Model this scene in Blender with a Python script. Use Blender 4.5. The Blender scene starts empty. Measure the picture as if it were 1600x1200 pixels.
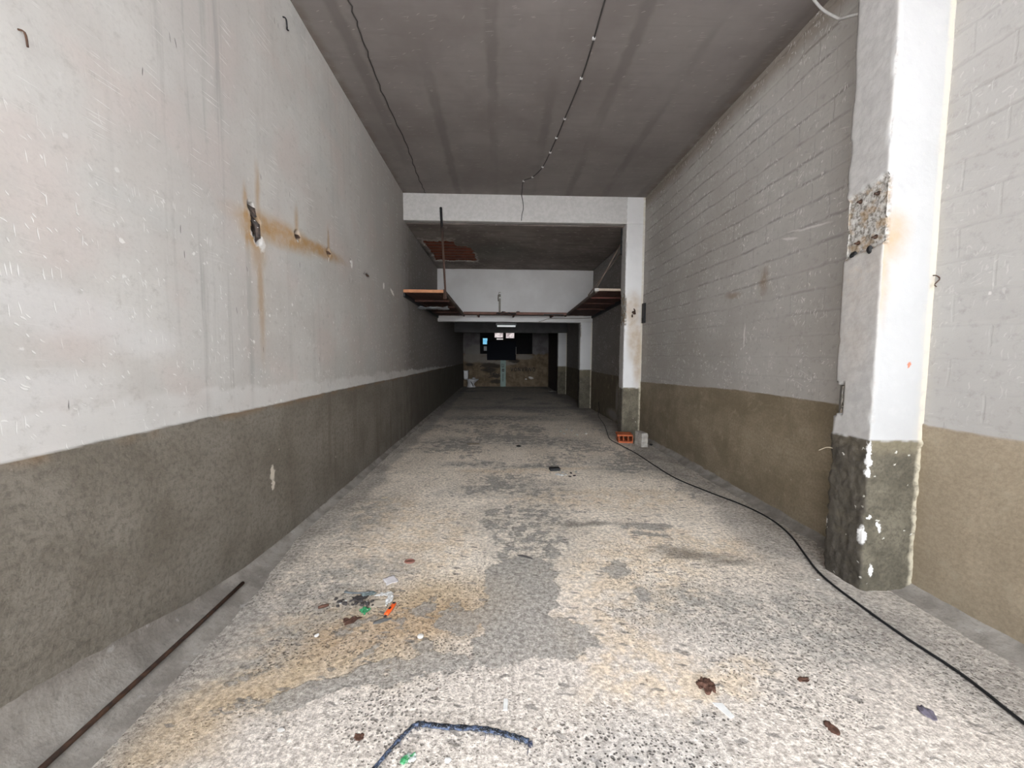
import bpy, math, random
import numpy as np
from mathutils import Vector, Matrix

S = bpy.context.scene
COL = S.collection
random.seed(7)

# ------------------------------------------------------------------ camera
cd = bpy.data.cameras.new('camera')
cd.sensor_fit = 'HORIZONTAL'; cd.sensor_width = 36.0
cd.lens = 36.0 * 631.7 / 1600.0
cd.clip_start = 0.02; cd.clip_end = 200
cam = bpy.data.objects.new('camera', cd); COL.objects.link(cam)
PITCH, ROLL, YAW = 0.0692, 0.0057, 0.0337
cam.matrix_world = (Matrix.Translation((0, 0, 1.55)) @ Matrix.Rotation(-YAW, 4, 'Z')
                    @ Matrix.Rotation(math.pi/2 - PITCH, 4, 'X') @ Matrix.Rotation(ROLL, 4, 'Z'))
S.camera = cam

# ------------------------------------------------------------------ exposure, sky
S.view_settings.view_transform = 'Standard'
S.view_settings.look = 'None'
S.view_settings.gamma = 1.0
S.view_settings.use_curve_mapping = False
S.view_settings.exposure = 0.0
S.cycles.max_bounces = 14
S.cycles.diffuse_bounces = 6
S.cycles.use_adaptive_sampling = True
S.cycles.adaptive_threshold = 0.03
S.cycles.glossy_bounces = 3
S.cycles.use_denoising = True
S.cycles.sample_clamp_indirect = 6.0

W = bpy.data.worlds.new('sky'); S.world = W; W.use_nodes = True
nt = W.node_tree; nt.nodes.clear()
tc = nt.nodes.new('ShaderNodeTexCoord')
SKY_BASE = 1.6
# bright hazy sky over the street; lobes added to carry light onto floor and rear bays
SKY_LOBES = [((-0.10, -1.0, 0.72), 7.5, 4.0), ((0.0, -1.0, 0.05), 24.0, 60.0)]
acc = None
for d_, k_, p_ in SKY_LOBES:
    dot = nt.nodes.new('ShaderNodeVectorMath'); dot.operation = 'DOT_PRODUCT'
    dot.inputs[1].default_value = Vector(d_).normalized(); nt.links.new(tc.outputs['Generated'], dot.inputs[0])
    mx = nt.nodes.new('ShaderNodeMath'); mx.operation = 'MAXIMUM'; mx.inputs[1].default_value = 0; nt.links.new(dot.outputs['Value'], mx.inputs[0])
    pw = nt.nodes.new('ShaderNodeMath'); pw.operation = 'POWER'; pw.inputs[1].default_value = p_; nt.links.new(mx.outputs[0], pw.inputs[0])
    ma = nt.nodes.new('ShaderNodeMath'); ma.operation = 'MULTIPLY_ADD'; ma.inputs[1].default_value = k_; ma.inputs[2].default_value = SKY_BASE
    if acc is not None: nt.links.new(acc, ma.inputs[2])
    nt.links.new(pw.outputs[0], ma.inputs[0]); acc = ma.outputs[0]
bg = nt.nodes.new('ShaderNodeBackground'); bg.inputs['Color'].default_value = (0.93, 0.97, 1.02, 1)
nt.links.new(acc, bg.inputs['Strength'])
wo = nt.nodes.new('ShaderNodeOutputWorld'); nt.links.new(bg.outputs[0], wo.inputs[0])

# midday sun from behind the building: it never enters, it lights the street that faces the door
sl = bpy.data.lights.new('sun', 'SUN'); sl.energy = 110.0; sl.angle = 0.0093; sl.color = (1.0, 0.99, 0.985)
so = bpy.data.objects.new('sun', sl); COL.objects.link(so)
so.rotation_euler = (-math.radians(35), 0, math.radians(12))

# the garage door opening lets the daylight in: a portal guides sampling, it emits nothing
pl = bpy.data.lights.new('door_portal', 'AREA'); pl.shape = 'RECTANGLE'
pl.size = 4.5; pl.size_y = 4.2; pl.cycles.is_portal = True
po = bpy.data.objects.new('door_portal', pl); COL.objects.link(po)
po.location = (0.4975, -0.62, 2.1); po.rotation_euler = (math.pi/2, 0, 0)

# ------------------------------------------------------------------ dimensions (metres)
XL, XR = -1.775, 2.77            # left and right wall faces
XP = 2.4165                      # inner face of the pillars
HC = 4.549                       # front bay ceiling
Y0 = -0.6                        # door opening
YB1, YB2, YB3, YE = 7.769, 11.96, 16.4, 20.457
ZB1, ZB2, ZB3 = 4.06, 2.5475, 2.49

# ------------------------------------------------------------------ numpy noise
_rng = np.random.RandomState(11)
_T = _rng.rand(65536)
def _h(i, j, s):
    return _T[(i*374761393 + j*668265263 + s*1274126177) % 65521 % 65536]
def vnoise(x, y, s=0):
    x = np.asarray(x, float); y = np.asarray(y, float)
    i = np.floor(x).astype(np.int64); j = np.floor(y).astype(np.int64)
    fx = x-i; fy = y-j
    fx = fx*fx*(3-2*fx); fy = fy*fy*(3-2*fy)
    a = _h(i, j, s); b = _h(i+1, j, s); c = _h(i, j+1, s); d = _h(i+1, j+1, s)
    return (a*(1-fx)+b*fx)*(1-fy)+(c*(1-fx)+d*fx)*fy
def fbm(x, y, s=0, o=4):
    t = 0; a = 0.5; n = 0
    for k in range(o):
        t = t + a*vnoise(np.asarray(x)*2**k, np.asarray(y)*2**k, s+k*17); n += a; a *= 0.5
    return t/n*2-1                # -1..1
def sstep(a, b, x):
    t = np.clip((x-a)/(b-a), 0, 1); return t*t*(3-2*t)

# ------------------------------------------------------------------ mesh helpers
class MB:
    def __init__(s): s.v = []; s.f = []
    def add(s, v, f):
        n = len(s.v); s.v += [tuple(p) for p in v]; s.f += [tuple(i+n for i in q) for q in f]; return s
    def box(s, x0, x1, y0, y1, z0, z1, M=None):
        v = [(x0,y0,z0),(x1,y0,z0),(x1,y1,z0),(x0,y1,z0),(x0,y0,z1),(x1,y0,z1),(x1,y1,z1),(x0,y1,z1)]
        if M is not None: v = [M @ Vector(p) for p in v]
        return s.add(v, [(0,3,2,1),(4,5,6,7),(0,1,5,4),(1,2,6,5),(2,3,7,6),(3,0,4,7)])
    def tube(s, pts, r, n=8, flat=1.0, cap=True):
        pts = [Vector(p) for p in pts]; rs = r if isinstance(r, (list, tuple)) else [r]*len(pts)
        v = []; f = []
        for i, p in enumerate(pts):
            t = (pts[min(i+1, len(pts)-1)]-pts[max(i-1, 0)]).normalized()
            up = Vector((0,0,1)) if abs(t.z) < 0.9 else Vector((1,0,0))
            a = t.cross(up).normalized(); b = a.cross(t).normalized()
            for k in range(n):
                an = 2*math.pi*k/n
                v.append(p + a*math.cos(an)*rs[i] + b*math.sin(an)*rs[i]*flat)
        for i in range(len(pts)-1):
            for k in range(n):
                k2 = (k+1) % n
                f.append((i*n+k, i*n+k2, (i+1)*n+k2, (i+1)*n+k))
        if cap:
            f.append(tuple(range(n))[::-1]); f.append(tuple((len(pts)-1)*n+k for k in range(n)))
        return s.add(v, f)
    def loft(s, rings, cap0=True, cap1=True):      # rings: equal length closed loops
        n = len(rings[0]); v = [p for r in rings for p in r]; f = []
        for i in range(len(rings)-1):
            for k in range(n):
                k2 = (k+1) % n
                f.append((i*n+k, i*n+k2, (i+1)*n+k2, (i+1)*n+k))
        if cap0: f.append(tuple(range(n))[::-1])
        if cap1: f.append(tuple((len(rings)-1)*n+k for k in range(n)))
        return s.add(v, f)
    def build(s, name, mat, parent=None, smooth=False, bevel=0):
        me = bpy.data.meshes.new(name); me.from_pydata([tuple(p) for p in s.v], [], s.f); me.update()
        if smooth: me.polygons.foreach_set('use_smooth', [True]*len(me.polygons))
        me.materials.append(mat)
        o = bpy.data.objects.new(name, me); COL.objects.link(o)
        if parent: o.parent = parent
        if bevel:
            m = o.modifiers.new('bevel', 'BEVEL'); m.width = bevel; m.segments = 2; m.limit_method = 'ANGLE'
        return o

def tag(o, label, cat, group=None, kind=None):
    o['label'] = label; o['category'] = cat
    if group: o['group'] = group
    if kind: o['kind'] = kind
    return o
def struct(o, label, cat): return tag(o, label, cat, None, 'structure')
def empty(name, loc, rz=0):
    o = bpy.data.objects.new(name, None); COL.objects.link(o)
    o.location = loc; o.rotation_euler = (0, 0, rz); o.empty_display_size = 0.1
    return o

def grid_obj(name, P, mat, attrs=None, extra=None, flip=False):
    """P: (n,m,3) array of points -> one smooth mesh; attrs: dict name->(n,m) floats; extra: MB with backing solids"""
    n, m = P.shape[:2]
    idx = np.arange(n*m).reshape(n, m)
    q = np.stack([idx[:-1,:-1], idx[1:,:-1], idx[1:,1:], idx[:-1,1:]], -1).reshape(-1, 4)
    if flip: q = q[:, ::-1]
    V = P.reshape(-1, 3); nf = len(q); ne = 0
    if extra: V = np.concatenate([V, np.array(extra.v)]); ne = len(extra.f)
    me = bpy.data.meshes.new(name)
    faces = q.tolist() + ([tuple(i+n*m for i in f) for f in extra.f] if extra else [])
    me.from_pydata(V.tolist(), [], faces); me.update()
    sm = [True]*nf + [False]*ne
    me.polygons.foreach_set('use_smooth', sm)
    for k, a in (attrs or {}).items():
        at = me.attributes.new(k, 'FLOAT', 'POINT')
        arr = np.zeros(len(V), np.float32); arr[:n*m] = a.reshape(-1); at.data.foreach_set('value', arr)
    me.materials.append(mat)
    o = bpy.data.objects.new(name, me); COL.objects.link(o); return o

def lines(*segs):
    """sorted unique coordinates; segs (a,b,step)"""
    out = []
    for a, b, st in segs:
        k = max(1, int(round((b-a)/st))); out += list(np.linspace(a, b, k+1))
    out = np.array(sorted(out)); keep = [out[0]]
    for x in out[1:]:
        if x-keep[-1] > 1e-4: keep.append(x)
    return np.array(keep)

# ------------------------------------------------------------------ node helpers
def lin(r, g=None, b=None):
    if g is None: r = g = b = r
    f = lambda c: (c/255/12.92) if c/255 <= 0.04045 else ((c/255+0.055)/1.055)**2.4
    return (f(r), f(g), f(b), 1)
class N:
    def __init__(s, name):
        s.m = bpy.data.materials.new(name); s.m.use_nodes = True
        s.t = s.m.node_tree; s.t.nodes.clear()
        s.geo = s.t.nodes.new('ShaderNodeNewGeometry'); s._pos = s.geo.outputs['Position']
        s._tc = None
    def set(s, sock, v):
        if hasattr(v, 'is_linked') or hasattr(v, 'links'): s.t.links.new(v, sock)
        else: sock.default_value = v
    @property
    def pos(s): return s._pos
    @property
    def obj(s):
        if s._tc is None: s._tc = s.t.nodes.new('ShaderNodeTexCoord')
        return s._tc.outputs['Object']
    def math(s, op, a, b=0.0, c=None, clamp=False):
        n = s.t.nodes.new('ShaderNodeMath'); n.operation = op; n.use_clamp = clamp
        s.set(n.inputs[0], a); s.set(n.inputs[1], b)
        if c is not None: s.set(n.inputs[2], c)
        return n.outputs[0]
    def vmath(s, op, a, b=None, out=0):
        n = s.t.nodes.new('ShaderNodeVectorMath'); n.operation = op; s.set(n.inputs[0], a)
        if b is not None:
            if op == 'SCALE': s.set(n.inputs['Scale'], b)
            else: s.set(n.inputs[1], b)
        return n.outputs['Value'] if op in ('LENGTH', 'DOT_PRODUCT', 'DISTANCE') else n.outputs[0]
    def sep(s, v):
        n = s.t.nodes.new('ShaderNodeSeparateXYZ'); s.set(n.inputs[0], v); return n.outputs
    def comb(s, x=0.0, y=0.0, z=0.0):
        n = s.t.nodes.new('ShaderNodeCombineXYZ')
        for i, v in enumerate((x, y, z)): s.set(n.inputs[i], v)
        return n.outputs[0]
    def map(s, v, loc=(0,0,0), rot=(0,0,0), sc=(1,1,1), typ='POINT'):
        n = s.t.nodes.new('ShaderNodeMapping'); n.vector_type = typ; s.set(n.inputs['Vector'], v)
        n.inputs['Location'].default_value = loc; n.inputs['Rotation'].default_value = rot; n.inputs['Scale'].default_value = sc
        return n.outputs[0]
    def noise(s, v, scale=5.0, detail=4.0, rough=0.55, dist=0.0, color=False):
        n = s.t.nodes.new('ShaderNodeTexNoise'); s.set(n.inputs['Vector'], v)
        n.inputs['Scale'].default_value = scale; n.inputs['Detail'].default_value = detail
        n.inputs['Roughness'].default_value = rough; n.inputs['Distortion'].default_value = dist
        return n.outputs['Color'] if color else n.outputs[0]
    def vor(s, v, scale=5.0, feature='F1', rnd=1.0):
        n = s.t.nodes.new('ShaderNodeTexVoronoi'); n.feature = feature; s.set(n.inputs['Vector'], v)
        n.inputs['Scale'].default_value = scale; n.inputs['Randomness'].default_value = rnd
        return n.outputs['Distance'], n.outputs.get('Color')
    def ramp(s, x, a, b, lo=0.0, hi=1.0, smooth=True):
        n = s.t.nodes.new('ShaderNodeMapRange'); n.interpolation_type = 'SMOOTHSTEP' if smooth else 'LINEAR'
        s.set(n.inputs[0], x); n.inputs[1].default_value = a; n.inputs[2].default_value = b
        n.inputs[3].default_value = lo; n.inputs[4].default_value = hi
        return n.outputs[0]
    def mix(s, f, a, b, mode='MIX'):
        n = s.t.nodes.new('ShaderNodeMix'); n.data_type = 'RGBA'; n.blend_type = mode; n.clamp_factor = True
        s.set(n.inputs[0], f); s.set(n.inputs[6], a); s.set(n.inputs[7], b); return n.outputs[2]
    def attr(s, name):
        n = s.t.nodes.new('ShaderNodeAttribute'); n.attribute_name = name; return n.outputs['Fac']
    def warp(s, v, scale, amt, detail=3):
        c = s.noise(v, scale, detail, 0.6, color=True)
        c = s.vmath('SUBTRACT', c, (0.5, 0.5, 0.5)); c = s.vmath('SCALE', c, amt)
        return s.vmath('ADD', v, c)
    def blobs(s, v, L, edge=0.15):
        """L: (cx,cy,cz,rx,ry,rz,rotz) ellipsoids in the space of v; 1 inside, 0 outside"""
        acc = None
        for b in L:
            cx, cy, cz, rx, ry, rz = b[:6]; rot = b[6] if len(b) > 6 else 0
            m = s.map(v, (cx, cy, cz), (0, 0, rot), (rx, ry, rz), 'TEXTURE')
            d = s.vmath('LENGTH', m)
            acc = d if acc is None else s.math('MINIMUM', acc, d)
        return s.ramp(acc, 1-edge, 1+edge, 1, 0)
    def dashes(s, uv, rot, sx, sy, r, prob, wscale=3.0, wamt=0.05, soft=0.6):
        """short strokes: uv plane vector; prob = share of the cells that carry one"""
        w = s.warp(uv, wscale, wamt, 2)
        w = s.map(w, (0,0,0), (0,0,rot), (1,1,1)); w = s.map(w, (0,0,0), (0,0,0), (sx, sy, 1))
        n = s.t.nodes.new('ShaderNodeTexVoronoi'); n.voronoi_dimensions = '2D'; s.set(n.inputs['Vector'], w); n.inputs['Scale'].default_value = 1
        d = s.ramp(n.outputs['Distance'], r*soft, r, 1, 0)
        g = s.math('LESS_THAN', s.sep(n.outputs['Color'])[0], prob)
        return s.math('MULTIPLY', d, g)
    def bump(s, h, strength=1.0, dist=0.01, prev=None):
        n = s.t.nodes.new('ShaderNodeBump'); n.inputs['Strength'].default_value = strength; n.inputs['Distance'].default_value = dist
        s.set(n.inputs['Height'], h)
        if prev is not None: s.set(n.inputs['Normal'], prev)
        return n.outputs[0]
    def out(s, color, rough=0.9, normal=None, spec=0.2, metal=0.0, emit=None, estr=0.0, alpha=None, trans=None):
        b = s.t.nodes.new('ShaderNodeBsdfPrincipled'); o = s.t.nodes.new('ShaderNodeOutputMaterial')
        s.set(b.inputs['Base Color'], color); s.set(b.inputs['Roughness'], rough)
        b.inputs['Specular IOR Level'].default_value = spec; b.inputs['Metallic'].default_value = metal
        if normal is not None: s.set(b.inputs['Normal'], normal)
        if emit is not None: s.set(b.inputs['Emission Color'], emit); b.inputs['Emission Strength'].default_value = estr
        if trans is not None: b.inputs['Transmission Weight'].default_value = trans
        s.t.links.new(b.outputs[0], o.inputs[0]); return s.m
    def mul(s, a, b): return s.math('MULTIPLY', a, b)
    def add(s, a, b, clamp=False): return s.math('ADD', a, b, clamp=clamp)
    def mx(s, a, b): return s.math('MAXIMUM', a, b)

def simple(name, col, rough=0.7, var=0.25, scale=30, bump=0.0, metal=0.0, spec=0.3, c2=None):
    g = N(name); n = g.noise(g.obj, scale, 4)
    base = g.mix(g.ramp(n, 0.3, 0.7), col, c2 if c2 else tuple(c*(1-var) for c in col[:3])+(1,))
    nm = g.bump(g.noise(g.obj, scale*3, 3), bump, 0.004) if bump else None
    return g.out(base, rough, nm, spec, metal)

# ------------------------------------------------------------------ surface materials
def mat_floor():
    g = N('worn_concrete_floor'); p = g.pos
    n_mid = g.noise(p, 2.2, 7, 0.66); n_fine = g.noise(p, 75, 4, 0.62); n_gr = g.noise(p, 210, 3, 0.65)
    base = g.mix(g.ramp(n_mid, 0.35, 0.65), (0.62, 0.55, 0.465, 1), (0.74, 0.665, 0.575, 1))
    base = g.mix(g.mul(g.attr('near'), .85), base, g.mix(g.ramp(n_fine, 0.35, 0.65), (0.36, 0.325, 0.295, 1), (0.66, 0.60, 0.55, 1)))
    base = g.mix(g.mul(g.attr('yellow'), g.ramp(g.noise(p, 7, 5, .65), .4, .58, .05, .6)), base, (0.60, 0.48, 0.345, 1))
    base = g.mix(g.mul(g.attr('tan'), g.ramp(n_mid, .3, .6, .55, .85)), base, g.mix(g.attr('rusty'), (0.43, 0.325, 0.205, 1), (0.38, 0.255, 0.135, 1)))
    # grey cement screed left in patches: a broad field broken up by fine noise into hard ragged edges
    nh = g.noise(p, 8, 7, .74)
    e = g.add(g.mul(g.math('SUBTRACT', nh, .5), 1.35), g.attr('grey'))
    gm = g.ramp(e, .45, .55)
    greyc = g.mix(g.ramp(n_fine, 0.3, 0.7), (0.175, 0.165, 0.152, 1), (0.33, 0.31, 0.285, 1))
    greyc = g.mix(g.ramp(n_gr, 0.5, 0.72), greyc, (0.42, 0.395, 0.36, 1))
    hz = g.mul(g.attr('haze'), g.ramp(nh, .38, .58, .15, .8))
    base = g.mix(hz, base, (0.285, 0.272, 0.25, 1))
    base = g.mix(g.mul(gm, g.ramp(n_mid, .3, .7, .70, .88)), base, greyc)
    # small grey scrapes
    fl = g.dashes(g.warp(p, 12, .06, 2), .25, 7, 26, .28, .16, 4.0, .1)
    base = g.mix(g.mul(fl, .75), base, (0.20, 0.185, 0.17, 1))
    # trowel marks across the grey on the left
    brush = g.noise(g.map(p, (0,0,0), (0,0,-.5), (6, 60, 1)), 1.0, 3, 0.6)
    base = g.mix(g.mul(g.ramp(brush, .48, .68), g.mul(g.attr('trowel'), .5)), base, (0.45, 0.39, 0.33, 1))
    base = g.mix(g.mul(g.attr('band'), .75), base, g.mix(g.ramp(n_mid, .4, .6), (0.25, 0.23, 0.21, 1), (0.36, 0.335, 0.305, 1)))
    base = g.mix(g.mul(g.attr('oil'), .65), base, (0.09, 0.08, 0.07, 1))
    base = g.mix(g.mul(g.attr('far_grey'), g.ramp(nh, .3, .65, .75, .3)), base, (0.17, 0.165, 0.155, 1))
    # pits, pebbles, crumbs
    ng = g.math('SUBTRACT', 1.0, g.mul(gm, .8)); dk = g.attr('pitted')
    pv = g.warp(p, 25, .012, 2)
    d1, c1 = g.vor(pv, 62); d2, c2 = g.vor(pv, 27)
    pit = g.mx(g.mul(g.ramp(d1, .22, .38, 1, 0), g.math('LESS_THAN', g.sep(c1)[0], .85)), g.mul(g.ramp(d2, .14, .27, 1, 0), g.math('LESS_THAN', g.sep(c2)[1], .45)))
    pit = g.mul(pit, g.mul(ng, g.attr('pits')))
    base = g.mix(g.mul(dk, .35), base, (0.33, 0.325, 0.32, 1))
    base = g.mix(g.mul(pit, g.add(g.mul(dk, .3), .6)), base, (0.075, 0.068, 0.064, 1))
    base = g.mix(g.mul(g.ramp(n_gr, .60, .72), g.mul(g.attr('near'), g.mul(ng, .6))), base, (0.72, 0.68, 0.62, 1))
    d4, c4 = g.vor(p, 7.0)
    cr = g.mul(g.ramp(g.add(d4, g.mul(g.math('SUBTRACT', n_fine, .5), .08)), .04, .07, 1, 0), g.math('LESS_THAN', g.sep(c4)[0], .25))
    base = g.mix(g.mul(cr, .6), base, (0.12, 0.06, 0.04, 1))
    base = g.mix(g.mul(g.ramp(g.noise(p, 55, 2, .5), .64, .72), g.mul(ng, .25)), base, (0.16, 0.14, 0.12, 1))
    base = g.mix(1.0, base, g.mix(g.ramp(g.noise(p, 34, 5, .74), .3, .7), (.60, .58, .56, 1), (1.50, 1.49, 1.47, 1)), 'MULTIPLY')
    h = g.add(g.add(g.mul(n_fine, .45), g.mul(n_gr, .25)), g.mul(g.math('SUBTRACT', gm, g.mul(pit, 1.6)), .5))
    return g.out(base, 0.88, g.bump(g.add(h, g.mul(n_mid, 1.0)), .75, .014), .25)

def floor_mesh(mat):
    xs = lines((XL-.3, XR+.3, .03)); ys = lines((Y0-.2, 1.2, .1), (1.2, 4.6, .02), (4.6, 9, .04), (9, YE+.2, .1))
    X, Y = np.meshgrid(xs, ys, indexing='ij')
    WX = X + .16*fbm(X*2.2, Y*2.2, 201) + .05*fbm(X*9, Y*9, 203); WY = Y + .16*fbm(X*2.2, Y*2.2, 202) + .05*fbm(X*9, Y*9, 204)
    def bl(L, edge, x=WX, y=WY, soft=True):
        d = np.full_like(X, 9.)
        for cx, cy, rx, ry, rot in L:
            c, s = math.cos(rot), math.sin(rot); u = (x-cx)*c+(y-cy)*s; v = -(x-cx)*s+(y-cy)*c
            k = np.hypot(u/rx, v/ry)
            d = np.minimum(d, k if soft else (k-1)*min(rx, ry))     # hard patches: distance in metres
        return 1-sstep(1-edge, 1+edge, d) if soft else d
    nb = fbm(X*.55, Y*.55, 210); nm = fbm(X*2.2, Y*2.2, 211)
    A = {}
    A['near'] = 1-sstep(1.9, 2.7, Y+.45*nb)
    A['yellow'] = bl([(1.1,4.3,1.0,.32,0),(1.0,2.75,.55,.5,.3),(.75,2.05,.25,.45,.6),(1.6,3.2,.5,.35,0),(-.75,3.3,.5,.6,0),(-1.1,3.9,.3,.6,0),(1.0,1.8,.5,.12,.1),(.5,5.4,1.0,.12,.1)], .35)
    A['tan'] = bl([(-.72,2.2,.62,.36,.12),(-.35,2.45,.42,.3,0),(-1.15,1.86,.4,.2,.35),(-1.3,1.62,.25,.2,.4)], .45)
    A['rusty'] = bl([(-.62,2.2,.45,.16,.1),(-.3,2.3,.25,.2,0)], .6)
    hard = bl([(.16,2.8,.25,.30,0),(.14,2.5,.26,.45,0),(.20,2.12,.30,.16,.1),(.42,2.14,.17,.14,0),(-.20,2.3,.09,.17,.5),
               (-.78,1.79,.30,.06,.16),(-.34,1.90,.38,.065,.13),(.08,1.99,.2,.05,.1),(-1.14,1.93,.075,.04,.5),(-.42,2.38,.05,.09,.2),(-.40,2.05,.04,.08,.1),(-.45,2.27,.03,.03,0),
               (-.62,2.03,.04,.09,-.7),(-.72,2.26,.12,.025,.2),(-.6,2.3,.07,.02,.3),(1.36,3.55,.24,.08,.12),(1.36,3.35,.15,.06,0),(.93,2.84,.10,.12,0),(1.0,2.5,.05,.08,0)], 0, soft=False)
    soft = bl([(.24,3.75,.50,.45,0),(.2,3.2,.34,.5,0),(-1.2,2.55,.40,.42,0),(-.95,2.85,.30,.16,.2),(-1.25,2.15,.22,.22,0),(.15,4.6,.75,.30,0),(-.35,5.72,.42,.20,0),(.6,5.6,.5,.12,.1),(.7,7.3,1.1,.45,0),(-.8,7.2,.5,.4,0),
               (1.9,5.6,.55,.5,0),(1.9,2.2,.55,.35,.2),(1.4,2.35,.5,.2,0),(-1.25,3.9,.25,.7,0),(0,10.0,1.6,.5,0),(.6,12.0,2,.4,0)], .6)
    g_ = np.clip(.5 - hard/.20, -.1, 1.1)
    g_ = np.maximum(g_, soft*(.30+.22*sstep(4, 5.2, Y)))
    g_ = np.maximum(g_, .47*bl([(.24,3.75,.50,.42,0),(.2,3.25,.36,.5,0)], .3))
    g_ = np.maximum(g_, .30 + .42*fbm(WX*1.3, WY*1.3, 220, 5)*sstep(2.8, 5, Y) + .10*sstep(3, 5, Y))
    A['grey'] = g_; A['haze'] = soft
    A['trowel'] = bl([(-1.2,2.5,.45,.5,0),(-.95,2.85,.35,.2,.2)], .5)
    A['band'] = np.maximum(1-sstep(-1.52, -1.36, X+.15*nm), sstep(2.0, 2.35, X+.22*nm+.1*(1-sstep(2, 3.5, Y))))
    A['oil'] = bl([(1.58,2.98,.24,.07,-.15),(1.75,2.86,.16,.06,0),(.85,3.6,.3,.05,0)], .8)
    A['far_grey'] = sstep(9, 12.5, Y+1.2*nb)  # floor turns darker grey towards the rear
    A['pitted'] = bl([(.62,1.42,.36,.20,0),(.45,1.3,.4,.15,0),(.98,1.62,.12,.05,0)], .6)
    A['pits'] = np.maximum(sstep(-.25, .25, nm)*(1-.75*sstep(2, 5.5, Y)), A['pitted'])
    ex = MB(); ex.box(XL-.3, XR+.3, Y0-.2, YE+.2, -.25, -.04)
    return grid_obj('floor', np.stack([X, Y, X*0], -1), mat, A, ex)

def scratch_layers(g, u, v, horiz=True):
    uv = g.comb(u, v, 0.0)
    a = g.dashes(uv, 0.03, 2.2, 75, .16, .30, 2.0, .05)
    b = g.dashes(uv, 0.35, 6, 110, .2, .14, 4.0, .06)
    c = g.dashes(uv, 1.45, 7, 90, .2, .20, 5.0, .05)
    return uv, a, b, c

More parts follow.
